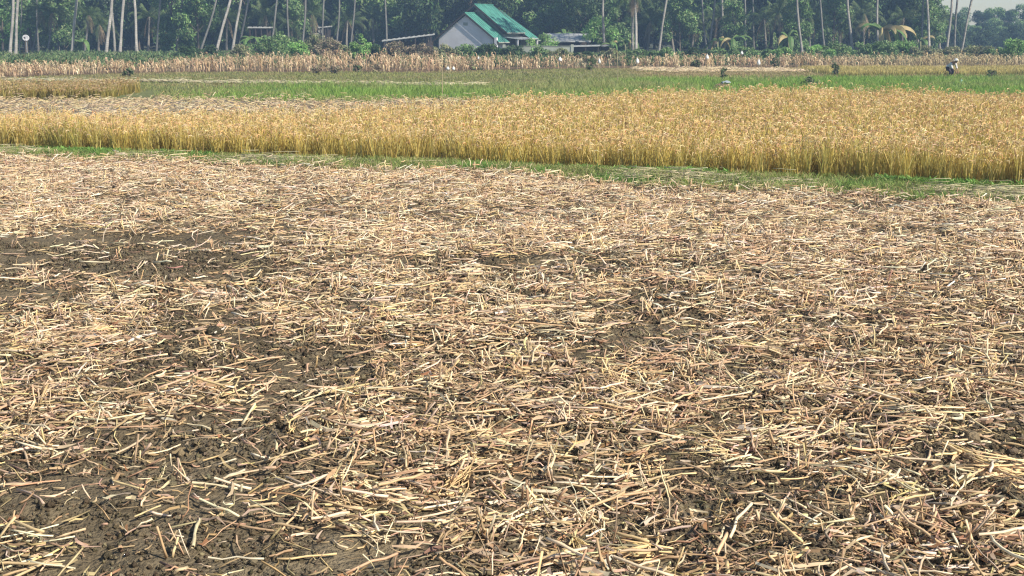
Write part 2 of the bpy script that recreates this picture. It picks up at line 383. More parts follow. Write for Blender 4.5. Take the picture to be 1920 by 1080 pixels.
cl.add(V.reshape(-1, 3), None, (it1[None] + (np.arange(n) * 6)[:, None, None]).reshape(-1, 3), np.repeat(pick([soil, soil2, soil2 * 1.15, soil3], n, .12), 6, 0))
o = cl.build('soil_clods', M_soil); tag(o, 'small brown lumps of broken soil lying between the straw', 'soil clods', kind='stuff')

# ---------------------------------------------------------------- blades of crops
def blades(mb, x, y, z, hgts, wid, cols_bot, cols_top, lean=.25, droop=.15, K=4, tipw=.3, azim=None):
    n = len(x); t = np.linspace(0, 1, K)[None]
    a = rng.uniform(0, 2 * math.pi, n) if azim is None else azim
    ln = np.abs(rng.normal(0, lean, n)) * hgts; dr = rng.uniform(0, droop * 2, n) * hgts
    rad = ln[:, None] * t + dr[:, None] * t ** 3
    P = np.stack([x[:, None] + np.cos(a)[:, None] * rad, y[:, None] + np.sin(a)[:, None] * rad,
                  z[:, None] + hgts[:, None] * (t - .35 * np.minimum(dr / hgts, 1)[:, None] * t ** 4)], -1)
    fa = rng.uniform(0, math.pi, n); sd = np.stack([np.cos(fa), np.sin(fa), np.zeros(n)], -1)
    prof = (1 - (1 - tipw) * t ** 2) * wid[:, None]
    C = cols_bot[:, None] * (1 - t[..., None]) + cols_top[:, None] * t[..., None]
    ribbons(mb, P, prof, sd, C)
    return P
# ripe rice
def rice_patch(mb, x, y, h0, per, wmul=1.0, gold=1.0):
    n = len(x); hh = h0 * (1 + .14 * (vnoise(x, y, .8, 24) - .5) * 2 + .10 * (vnoise(x, y, 2.2, 21) - .5) * 2) * rng.normal(1, .09, n)
    ii = np.repeat(np.arange(n), per); m = len(ii)
    bx = x[ii] + rng.normal(0, .045, m); by = y[ii] + rng.normal(0, .045, m); bz = hgt(bx, by)
    green = vnoise(bx, by, 1.1, 22)[:, None]
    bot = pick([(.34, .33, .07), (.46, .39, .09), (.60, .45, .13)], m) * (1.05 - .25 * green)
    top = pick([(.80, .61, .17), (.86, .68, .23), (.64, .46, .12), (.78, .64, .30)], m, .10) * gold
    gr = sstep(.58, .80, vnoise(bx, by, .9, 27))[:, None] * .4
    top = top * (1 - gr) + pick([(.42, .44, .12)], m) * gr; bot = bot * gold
    hb = hh[ii] * rng.uniform(.62, 1.02, m)
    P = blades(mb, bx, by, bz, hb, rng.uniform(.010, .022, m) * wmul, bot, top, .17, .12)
    # nodding panicles on part of the tillers
    k = rng.random(m) < .45; T = P[k, -1]; q = k.sum(); a = rng.uniform(0, 6.28, q); ln = rng.uniform(.10, .19, q)
    t = np.linspace(0, 1, 4)[None]
    R_ = ln[:, None] * np.sin(t * 1.7) * .75; Zz = ln[:, None] * (np.sin(t * 2.5) * .55 - t * .55)
    PP = np.stack([T[:, :1] + np.cos(a)[:, None] * R_, T[:, 1:2] + np.sin(a)[:, None] * R_, T[:, 2:3] - .01 + Zz], -1)
    tubes(mb, PP, np.array([[.003, .008, .010, .004]]) * wmul, pick([(.80, .58, .27), (.74, .51, .25), (.84, .67, .40), (.66, .46, .23)], q, .14) * gold, 3, False)
rice = MB()
n = 30000
x = rng.uniform(-27, 27, n); y = L2(x) + rng.random(n) * 26
k = (y < L3(x)) & (np.abs(x) < .42 * y + 3.5); k &= rng.random(n) < np.where(y - L2(x) < 3.5, 1.0, .72) * (.55 + .6 * sstep(.25, .5, vnoise(x, y, .7, 28))); x, y = x[k], y[k]
near = y - L2(x) < 2.5
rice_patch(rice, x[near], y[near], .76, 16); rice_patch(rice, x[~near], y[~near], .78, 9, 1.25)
o = rice.build('ripe_rice_crop', M_crop, smooth=False); tag(o, 'ripe golden rice standing in a wide band behind the grassy bund', 'rice', kind='stuff')
# small rice patch on the far left
rp = MB()
n = 3200; xr = G(205, 184)[0]; x = rng.uniform(xr - 22, xr, n); y = L4(x) + .3 + rng.random(n) * 5.5
k = (rng.random(n) < .9) & (x < xr * y / 62.); x, y = x[k], y[k]
rice_patch(rp, x, y, .58, 10, 1.7, .68)
o = rp.build('far_rice_patch', M_crop, smooth=False); tag(o, 'short block of ripe rice ending beyond the straw at the left edge', 'rice', kind='stuff')
# yellow strip of low rice on the far right
n = 5200; x = rng.uniform(G(1540, 138)[0], 52, n); y = 80 + rng.random(n) * 14
k = (y > L5(x) + 3.2) & (y < L6(x) - .4); x, y = x[k], y[k]
ys = MB(); m = len(x); ii = np.repeat(np.arange(m), 7); q = len(ii); bx = x[ii] + rng.normal(0, .12, q); by = y[ii] + rng.normal(0, .12, q)
blades(ys, bx, by, hgt(bx, by), rng.uniform(.28, .46, q), rng.uniform(.03, .06, q), pick([(.24, .26, .08)], q), pick([(.66, .52, .20), (.60, .50, .18)], q), .25, .15, 3)
o = ys.build('low_rice_strip', M_crop, smooth=False); tag(o, 'pale yellow strip of low rice beyond the green paddy at right', 'rice', kind='stuff')

# ---------------------------------------------------------------- green and olive short growth
gp = MB()
n = 42000; x = rng.uniform(-42, 42, n); y = rng.uniform(38, 82, n)
k = (y > np.maximum(L3(x), L4(x)) - 1.5) & (y < L5(x) - .3) & (x > G(470, 170)[0] + rng.normal(0, 1.8, n)) & (np.abs(x) < .42 * y + 4); x, y = x[k], y[k]; m = len(x)
ii = np.repeat(np.arange(m), 5); q = len(ii); bx = x[ii] + rng.normal(0, .07, q); by = y[ii] + rng.normal(0, .07, q)
ol = (vnoise(bx, by, 3.5, 31) * .55 + .45 * vnoise(bx, by, .9, 32))[:, None]
r_ = sstep(6, 12, bx)[:, None]*.0
g1 = pick([(.27, .42, .07), (.33, .47, .10), (.22, .36, .06)], q, .1); g2 = pick([(.36, .38, .13), (.42, .40, .16)], q, .1)
k2 = sstep(.42, .72, ol)
# the paddy is thinner and paler between the two pale bunds
pale = (np.exp(-((bx - 1.5) / 4.5) ** 2) * sstep(56, 62, by))[:, None]
k2 = np.clip(k2 * .7 + pale, 0, 1)
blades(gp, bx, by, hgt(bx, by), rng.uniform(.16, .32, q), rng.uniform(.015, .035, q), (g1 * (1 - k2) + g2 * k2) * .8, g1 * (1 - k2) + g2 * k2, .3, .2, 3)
o = gp.build('green_paddy', M_crop, smooth=False); tag(o, 'bright green young paddy strip beyond the golden rice', 'paddy', kind='stuff')
og = MB()
n = 46000; x = rng.uniform(-44, 44, n); y = rng.uniform(48, 100, n)
kA = (y > L4(x)) & (y < L5(x)) & (x < G(500, 170)[0]) & ~((x < xr * y / 62. + .3) & (y < L4(x) + 6.5))
kB = (y > L5(x) + .6) & (y < L6(x) + .5) & (rng.random(n) < .75)
k = (kA | kB) & (np.abs(x) < .42 * y + 5); x, y = x[k], y[k]; q = len(x) * 4
x = np.repeat(x, 4) + rng.normal(0, .15, q); y = np.repeat(y, 4) + rng.normal(0, .15, q)
tan = (sstep(.45, .7, vnoise(x, y * 2, 5, 33) * .7 + vnoise(x, y, 1.0, 34) * .3) * .7 + sstep(4, 14, x) * .6 * (y > L5(x))).clip(0, 1)[:, None]
cc = pick([(.32, .34, .11), (.27, .31, .09), (.38, .36, .14)], q, .1) * (1 - tan) + pick([(.46, .35, .19), (.40, .31, .15)], q, .1) * tan
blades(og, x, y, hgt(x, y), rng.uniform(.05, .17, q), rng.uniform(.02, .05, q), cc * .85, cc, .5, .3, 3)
o = og.build('mown_grass', M_crop, smooth=False); tag(o, 'short olive grass and stubble on the far mown field', 'grass', kind='stuff')

# weeds and flattened straw on the bunds
bw = MB()
n = 26000; x = rng.uniform(-17, 17, n); u = rng.random(n); y = L1(x) - .1 + u * (L2(x) - L1(x) + .35)
k = rng.random(n) < .30 + .8 * sstep(.35, .6, vnoise(x, y * 1.5, .8, 41) * .7 + vnoise(x, y, .25, 42) * .3); x, y = x[k], y[k]; q = len(x) * 3
x = np.repeat(x, 3) + rng.normal(0, .03, q); y = np.repeat(y, 3) + rng.normal(0, .03, q)
br = sstep(.55, .8, vnoise(x, y, .6, 43))[:, None]
gc = pick([(.24, .31, .08), (.30, .35, .10), (.18, .25, .06), (.36, .36, .14), (.46, .38, .19)], q, .12) * (1.25 - br * 1.25) + pick([(.20, .34, .07), (.26, .40, .10)], q, .1) * br
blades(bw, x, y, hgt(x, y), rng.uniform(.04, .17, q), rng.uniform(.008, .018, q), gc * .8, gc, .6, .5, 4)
n = 700; x = rng.uniform(-15, 15, n); y = L2(x) - rng.uniform(-.05, .45, n); q = n * 9      # broad leaved weeds
k = vnoise(x, y, 1.3, 45) > .45; x, y = x[k], y[k]; q = len(x) * 9; X9 = np.repeat(x, 9); Y9 = np.repeat(y, 9)
gc = pick([(.20, .38, .08), (.26, .44, .11), (.15, .28, .06)], q, .12)
blades(bw, X9, Y9, hgt(X9, Y9) + rng.uniform(0, .08, q), rng.uniform(.05, .12, q), rng.uniform(.03, .055, q), gc, gc, .9, .6, 4, .15)
o = bw.build('bund_weeds', M_crop, smooth=False); tag(o, 'green weeds and grass along the low bund before the rice', 'weeds', kind='stuff')
straw = MB()
n = 6500; x = rng.uniform(-17, 17, n); y = .5 * (L1(x) + L2(x)) + rng.normal(.05, .32, n)
k = vnoise(x, y, 1.6, 46) + rng.normal(0, .1, n) > .42; x, y = x[k], y[k]; n = len(x)
sl = (L2(x + .5) - L2(x - .5))
lay(x, y, np.arctan(sl) + rng.normal(0, .7, n), rng.uniform(.2, .7, n), rng.uniform(.003, .007, n), rng.normal(0, .05, n), rng.exponential(.03, n) + .01,
    pick([(.48, .42, .25), (.56, .48, .30), (.40, .36, .20), (.62, .52, .34)], n, .1), .12)
# pale straw on the second bund
n = 2600; x = rng.uniform(-34, -1.5, n); y = L5(x) + rng.normal(0, .16, n)
lay(x, y, rng.normal(0, .5, n), rng.uniform(.25, .8, n), rng.uniform(.008, .018, n), rng.normal(0, .12, n), rng.exponential(.03, n) + .02,
    pick([(.60, .54, .34), (.56, .48, .30), (.50, .46, .28)], n, .1), .12)
# raked straw on the strip below the right-hand dry crop
n = 9000; x = rng.uniform(9, 34, n); y = L6(x) - rng.uniform(.2, 9, n)
k = vnoise(x, y * 1.5, 3, 47) > .4; x, y = x[k], y[k]; n = len(x)
lay(x, y, rng.normal(0, .6, n), rng.uniform(.25, .8, n), rng.uniform(.008, .018, n), rng.normal(0, .15, n), rng.exponential(.03, n) + .03,
    pick([(.66, .52, .32), (.60, .46, .27), (.72, .58, .38)], n, .1), .12)
o = straw.build('bund_straw', M_straw); tag(o, 'flattened pale straw lying along the field bunds', 'straw', kind='stuff')

# ---------------------------------------------------------------- dry brown crop
dc = MB()
n = 15000; x = rng.uniform(-50, 58, n); y = rng.uniform(72, 112, n)
k = (y > L6(x) + 1.5 * vnoise(x, y, 1.5, 37)) & (y < L7(x)) & (np.abs(x) < .42 * y + 5) & ((vnoise(x, y, 1.7, 38) > .20) | (x < -20)); x, y = x[k], y[k]; m = len(x)
hh = np.interp(x, [-38, -24, -20, -8, -3, 60], [.70, .78, 1.02, 1.08, .84, .80]) * rng.normal(1, .17, m) * (.82 + .4 * vnoise(x, y, 2.2, 36))
z0 = hgt(x, y)
br = [(.50, .35, .21), (.58, .43, .26), (.44, .32, .19), (.66, .52, .34)]
olv = sstep(22, 30, x)[:, None] * .6
st = pick(br, m, .1) * (1 - olv) + pick([(.36, .31, .16), (.50, .42, .22)], m, .1) * olv
blades(dc, x, y, z0, hh, rng.uniform(.03, .05, m), st, st, .08, .05, 3, .6)
ii = np.repeat(np.arange(m), 6); q = len(ii); hz = rng.uniform(.25, 1.0, q) * hh[ii]; az = rng.uniform(0, 6.28, q)
lcol = st[ii] * rng.normal(1.12, .14, (q, 1))
K = 4; t = np.linspace(0, 1, K)[None]; Ls = rng.uniform(.22, .5, q)[:, None]
P = np.stack([x[ii][:, None] + np.cos(az)[:, None] * Ls * np.sin(t * 1.5) * .8, y[ii][:, None] + np.sin(az)[:, None] * Ls * np.sin(t * 1.5) * .8,
              z0[ii][:, None] + hz[:, None] + Ls * (np.sin(t * 2.4) * .35 - .75 * t * t)], -1)
P[..., 2] = np.maximum(P[..., 2], .02)
sd = np.stack([-np.sin(az), np.cos(az), np.zeros(q)], -1)
ribbons(dc, P, np.array([[.4, 1, .8, .1]]) * rng.uniform(.05, .10, (q, 1)), sd, lcol)
o = dc.build('dry_maize_crop', M_leafdry, smooth=False); tag(o, 'dry brown maize standing in a band across the far field', 'maize', kind='stuff')

# tall green crop on the left
tg = MB()
n = 5200; x = rng.uniform(-52, G(345, 100)[0] * 1.22, n); y = L7(x) - .4 + rng.random(n) ** 1.4 * 17
k = x > -.42 * y - 6; x, y = x[k], y[k]; m = len(x); hh = rng.normal(1.3, .12, m) * (1 + .18 * vnoise(x, y, 3, 51)) * (1 - .25 * sstep(-34, -28, x))
gcol = pick([(.17, .50, .13), (.25, .60, .16), (.13, .40, .11)], m, .1)
blades(tg, x, y, np.zeros(m), hh, np.full(m, .05), gcol, gcol, .06, .05, 3, .6)
ii = np.repeat(np.arange(m), 10); q = len(ii); hz = rng.uniform(.2, 1.0, q) * hh[ii]; az = rng.uniform(0, 6.28, q); Ls = rng.uniform(.35, .75, q)[:, None]
P = np.stack([x[ii][:, None] + np.cos(az)[:, None] * Ls * np.sin(t * 1.5) * .8, y[ii][:, None] + np.sin(az)[:, None] * Ls * np.sin(t * 1.5) * .8,
              hz[:, None] + Ls * (np.sin(t * 2.4) * .5 - .6 * t * t)], -1)
sd = np.stack([-np.sin(az), np.cos(az), np.zeros(q)], -1)
lc = gcol[ii] * rng.normal(1.15, .15, (q, 1)) + pick([(.02, .04, .01)], q) * (rng.random((q, 1)) < .3)
ribbons(tg, P, np.array([[.4, 1, .8, .1]]) * rng.uniform(.06, .13, (q, 1)), sd, lc)
o = tg.build('green_maize_crop', M_crop, smooth=False); tag(o, 'tall dark green maize below the palms at the left', 'maize', kind='stuff')

# undergrowth below the wood
ug = MB()
n = 16000; x = rng.uniform(-70, 75, n); y = rng.uniform(100, 150, n); k = (np.abs(x) < .42 * y + 8) & (y > L7(x) + 2) & ~((x > -17) & (x < 14) & (y > 142)); x, y = x[k], y[k]
k = vnoise(x, y, 5, 55) > .35; x, y = x[k], y[k]; m = len(x); q = m * 8
bx = np.repeat(x, 8) + rng.normal(0, .3, q); by = np.repeat(y, 8) + rng.normal(0, .3, q)
gc = pick([(.12, .20, .06), (.16, .22, .08), (.20, .22, .10), (.09, .15, .06)], q, .15)
blades(ug, bx, by, rng.uniform(0, .3, q), rng.uniform(.2, .6, q), rng.uniform(.08, .2, q), gc, gc, .5, .4, 3)
o = ug.build('undergrowth', M_leaf, smooth=False); tag(o, 'low green undergrowth on the ground before the wood', 'undergrowth', kind='stuff')

# ---------------------------------------------------------------- foliage makers
def leaves(mb, lobes, n, size, cols, flat=.35, fill=.45, droop=0.0):
    lob = np.array([[*a, *( [b] * 3 if np.isscalar(b) else b)] for a, b in lobes]); vol = np.prod(lob[:, 3:], 1) ** .67
    li = rng.choice(len(lob), n, p=vol / vol.sum())
    d = nrm(rng.normal(0, 1, (n, 3))); rad = (fill + (1.08 - fill) * rng.random(n) ** .6)[:, None]
    nz = .75 + .5 * vnoise(d[:, 0] * 2 + li * 3.1, d[:, 1] * 2 + d[:, 2] * 1.7, .55, 61)[:, None]
    P = lob[li, :3] + d * rad * nz * lob[li, 3:]
    nn = nrm(d * .7 + rng.normal(0, .6, (n, 3)) + np.array([0, 0, flat]))
    a = nrm(np.cross(nn, rng.normal(0, 1, (n, 3)))); b_ = np.cross(nn, a); s = size * rng.uniform(.6, 1.35, n)[:, None]
    tone = rng.normal(1, .16, len(lob))[li][:, None]
    C = pick(cols, n, .12) * tone
    V = np.stack([P - a * s, P - b_ * s * .42 + nn * s * .12, P + a * s - np.array([0, 0, droop]) * s, P + b_ * s * .42 + nn * s * .12], 1)
    mb.add(V.reshape(-1, 3), np.arange(n * 4).reshape(n, 4), None, np.repeat(C, 4, 0))
def crown_lobes(h0, h1, r, n, seed):
    g_ = np.random.default_rng(seed); out = []
    for i in range(n):
        u = g_.random(); z = h0 + (h1 - h0) * u; rr = r * (0.45 + .75 * math.sin(math.pi * (0.18 + .75 * u)))
        a = g_.random() * 6.28; k = math.sqrt(g_.random()) * .8
        s = r * g_.uniform(.28, .5)
        out.append(((math.cos(a) * rr * k, math.sin(a) * rr * k, z), (s, s, s * g_.uniform(.6, .9))))
    return out
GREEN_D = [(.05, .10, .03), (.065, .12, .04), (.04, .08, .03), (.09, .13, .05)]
GREEN_M = [(.17, .29, .09), (.21, .33, .11), (.12, .22, .07), (.27, .34, .15)]
GREEN_B = [(.22, .42, .10), (.28, .46, .13), (.17, .34, .08), (.36, .48, .18)]
OLIVE = [(.28, .32, .14), (.35, .34, .18), (.20, .25, .10), (.32, .29, .18)]
BROWN = [(.38, .29, .20), (.30, .25, .16), (.45, .35, .25), (.24, .25, .13)]
def trunk_mb(pts, rads, col, sides=8, mb=None):
    mb = mb or MB(); tubes(mb, np.array([pts], float), np.array([rads]), np.array([col]), sides); return mb
def make_tree(h0, h1, r, nl, nleaf, size, cols, seed, tr=.16, droop=.3):
    g_ = np.random.default_rng(seed)
    lob = crown_lobes(h0, h1, r, nl, seed); cm = MB(); leaves(cm, lob, nleaf, size, cols, .3, .35, droop)
    bx, by = g_.normal(0, .25, 2); col = (.16, .13, .10)
    tm = trunk_mb([(0, 0, -.1), (bx * .3, by * .3, h1 * .25), (bx, by, h1 * .5), (bx * 1.4, by * 1.4, h1 * .85)], [tr * 1.3, tr, tr * .8, tr * .3], col)
    for (lc, ls) in lob[::2]:
        s0 = (bx * .8, by * .8, max(.6, lc[2] * .6)); mid_ = [(s0[i] * .5 + lc[i] * .5) + (.2 if i == 2 else 0) for i in range(3)]
        trunk_mb([s0, mid_, lc], [tr * .45, tr * .3, tr * .12], col, 5, tm)
    return tm, cm
def mesh_of(mb, name, m, smooth=True):
    o = mb.build(name, m, smooth=smooth); me = o.data; bpy.data.objects.remove(o); return me
def child(name, me, parent):
    o = bpy.data.objects.new(name, me); COL.objects.link(o); o.parent = parent; return o

# ---------------------------------------------------------------- wood behind
TV = []
for i, (h0, h1, r, nl, nf, sz, cols) in enumerate([
        (.8, 12, 3.6, 34, 8000, .26, GREEN_D), (1.0, 10, 3.0, 26, 6000, .24, GREEN_M), (1.6, 13, 3.4, 28, 6500, .28, GREEN_M), (.4, 8, 2.6, 24, 6000, .22, GREEN_M),
        (.5, 6, 2.6, 20, 4200, .2, GREEN_B), (.3, 5, 3.2, 26, 6000, .24, GREEN_D)]):
    tm, cm = make_tree(h0, h1, r, nl, nf, sz, cols, 100 + i)
    TV.append((mesh_of(tm, 'trunk', M_bark), mesh_of(cm, 'crown', M_leaf, False)))
def tree(v, x, y, label, s=1.0, sz=1.0, group=None, cat='tree', name='broadleaf_tree', rz=None):
    e = empty(name, (x, y, 0), label, cat, group, random.uniform(0, 6.28) if rz is None else rz)
    e.scale = (s, s, s * sz)
    child('trunk', TV[v][0], e); child('crown', TV[v][1], e); return e
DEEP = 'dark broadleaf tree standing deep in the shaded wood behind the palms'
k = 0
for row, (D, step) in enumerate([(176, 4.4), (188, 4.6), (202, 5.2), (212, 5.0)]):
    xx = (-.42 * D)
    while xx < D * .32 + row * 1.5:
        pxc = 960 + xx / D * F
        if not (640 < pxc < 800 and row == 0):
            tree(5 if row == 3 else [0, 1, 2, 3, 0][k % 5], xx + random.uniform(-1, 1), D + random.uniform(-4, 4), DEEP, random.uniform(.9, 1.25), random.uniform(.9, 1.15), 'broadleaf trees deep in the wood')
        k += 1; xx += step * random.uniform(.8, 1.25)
# farther trees on the right under the open sky
for (px, ytop, D, v) in [(1680, 12, 250, 0), (1725, 22, 262, 2), (1752, 30, 270, 1), (1785, 33, 275, 0), (1812, 20, 262, 2), (1842, 27, 250, 0), (1866, 17, 245, 1),
                         (1888, 25, 250, 0), (1915, 15, 240, 2), (1945, 20, 245, 0), (1990, 12, 240, 1), (1765, 45, 232, 3), (1830, 50, 228, 3), (1880, 52, 226, 3), (1700, 50, 230, 3), (1935, 48, 226, 3)]:
    x, y, z = at(px, ytop, D); h = {0: 13.5, 1: 11.5, 2: 14.5, 3: 9.3}[v]
    tree(v, x, D, 'pale hazy far tree below the open sky at the right', z / h * 1.24, 1 / 1.08, 'hazy far trees at the right')
for px in range(1640, 2010, 26):
    D = 215 + random.uniform(-5, 5); x, y, z = at(px, 74, D)
    tree(5, x, D, 'low pale green far thicket under the hazy far trees at the right', .55 + random.uniform(-.1, .12), 1.0, 'low far thickets at the right')
# nearer broadleaf trees with a place of their own
for (px, D, v, s, lab) in [
        (330, 158, 3, 1.0, 'green leafy tree between slim trunks left of the leaning palms'),
        (372, 155, 1, .8, 'grey-green bushy tree just left of the leaning palms'),
        (60, 166, 1, .9, 'dull green tree beside the twin palms at the left'),
        (120, 162, 2, .7, 'brownish green tree between the twin palms and the third palm'),
        (5, 150, 4, .9, 'bright green tree at the left edge of the wood'),
        (1130, 150, 4, .75, 'bright green vine-covered tree right of the low sheet roof'),
        (1165, 158, 3, .8, 'green tree right of the vine-covered tree beside the sheds'),
        (1100, 165, 0, .8, 'dark tree behind the low sheet roof beside the house'),
        (1030, 170, 2, .8, 'dark tall tree right behind the green roofed house'),
        (940, 172, 0, .9, 'dark tree rising straight above the green roof'),
        (1275, 160, 1, .7, 'shaded tree right of the leaning forked palm'),
        (1370, 158, 3, .75, 'green tree with pale leaves midway along the right wood'),
        (1490, 150, 3, .8, 'green tree with layered leaves left of the big banana plant'),
        (1560, 160, 1, .8, 'dark tree between two slim trunks in the right wood'),
        (1700, 165, 0, .8, 'dark tree right of the big banana plant'),
        (1735, 158, 1, .6, 'dark green tree beside the last palms at the right')]:
    x, y, z = at(px, 90, D); tree(v, x, D, lab, s)

# ---------------------------------------------------------------- palms
def frond(mb, L, az, up, droop, cols, nl=26, wl=.75, dead=False):
    K = 9; t = np.linspace(0, 1, K); r = L * np.sin(t * 1.35) / 1.1 * (math.cos(up) if not dead else .35)
    z = L * (math.sin(up) * t - droop * t * t)
    P = np.stack([np.cos(az) * r, np.sin(az) * r, z], -1)
    tubes(mb, P[None], np.linspace(.045, .012, K)[None], np.array([cols[0]]) * 1.2, 4)
    tt = np.linspace(.12, .98, nl); B = np.stack([np.interp(tt, t, P[:, i]) for i in range(3)], -1); T = nrm(np.gradient(B, axis=0))
    for s in (-1, 1):
        sd = nrm(np.cross(T, [0, 0, 1.])) * s; ll = wl * np.sin(tt * 2.7 + .25)[:, None].clip(.25) * rng.uniform(.8, 1.15, (nl, 1))
        d = nrm(sd * .8 + T * .55 + np.array([0, 0, -.15]))
        u = np.array([0, .5, 1]); PP = B[:, None] + d[:, None] * ll[:, None] * u[None, :, None] + np.array([0, 0, -1.]) * (ll[:, None] * (u ** 2)[None, :, None] * rng.uniform(.35, .8, (nl, 1, 1)))
        ribbons(mb, PP, np.array([[.06, .07, .015]]), nrm(T + rng.normal(0, .15, T.shape)), pick(cols, nl, .12))
PALMC = []
for i in range(4):
    cm = MB()
    for j in range(19):
        a = j * 2.4 + rng.normal(0, .15); lv_ = j / 19
        frond(cm, rng.uniform(3.6, 4.6), a, 1.15 - 1.3 * lv_, .35 + .35 * lv_, [(.07, .12, .035), (.10, .15, .05), (.13, .16, .06)])
    for j in range(4 + i):
        frond(cm, rng.uniform(2.8, 3.8), rng.uniform(0, 6.28), -.3, .75, [(.30, .22, .13), (.38, .29, .18), (.24, .18, .11)], 20, .6, True)
    PALMC.append(mesh_of(cm, 'crown', M_leaf, False))
PALE = (.47, .43, .38)
def palm(bx_, by_, tx, ty, D, wpx, height, label, ci=0, s=1.0, col=PALE):
    """trunk seen from photo point (bx_, by_) to (tx, ty), standing D metres away"""
    X0, _, Z0 = at(bx_, by_, D); X1, _, Z1 = at(tx, ty, D); sl = (X1 - X0) / (Z1 - Z0)
    xb = X0 - sl * Z0; r = max(.055, wpx / 2 / F * D) * .92
    e = empty('coconut_palm', (xb, D, 0), label, 'palm')
    zs = np.array([0, .25, .8, 2, 3.5, 5, 7, 9.5, 12, 16, 20.]); zs = np.append(zs[zs < height - .8], height)
    dy = rng.normal(0, .05); ph = rng.uniform(0, 6)
    px_ = sl * np.minimum(zs, 6.5) + sl * .45 * np.maximum(zs - 6.5, 0) + .05 * np.sin(zs * .8 + ph) * np.minimum(zs, 1)
    P = np.stack([px_, dy * zs, zs], -1); P[0, 2] = -.1
    rr = r * np.interp(zs, [0, .3, 1.2, 20], [1.7, 1.45, 1.05, .78]) * (1 + rng.normal(0, .03, len(zs)))
    tmb = MB(); tubes(tmb, P[None], rr[None], np.array([col])[None] * rng.normal(1, .06, (1, len(zs), 1)), 10)
    # leaf scar rings
    zr = np.arange(.4, height, .22 if r > .1 else .5); PR = np.stack([np.interp(zr, zs, P[:, i]) for i in range(3)], -1)
    R0 = np.interp(zr, zs, rr)
    tubes(tmb, np.stack([PR - [0, 0, .015], PR + [0, 0, .015]], 1), np.stack([R0 * 1.05, R0 * 1.05], 1), np.tile(np.array(col) * .72, (len(zr), 1)), 10)
    tmb.build('trunk', M_bark, e)
    c_ = child('crown', PALMC[ci % 4], e); c_.location = tuple(P[-1]); c_.rotation_euler = (0, 0, rng.uniform(0, 6.28)); c_.scale = (s, s, s)
    return e
DIM = (.27, .25, .23)
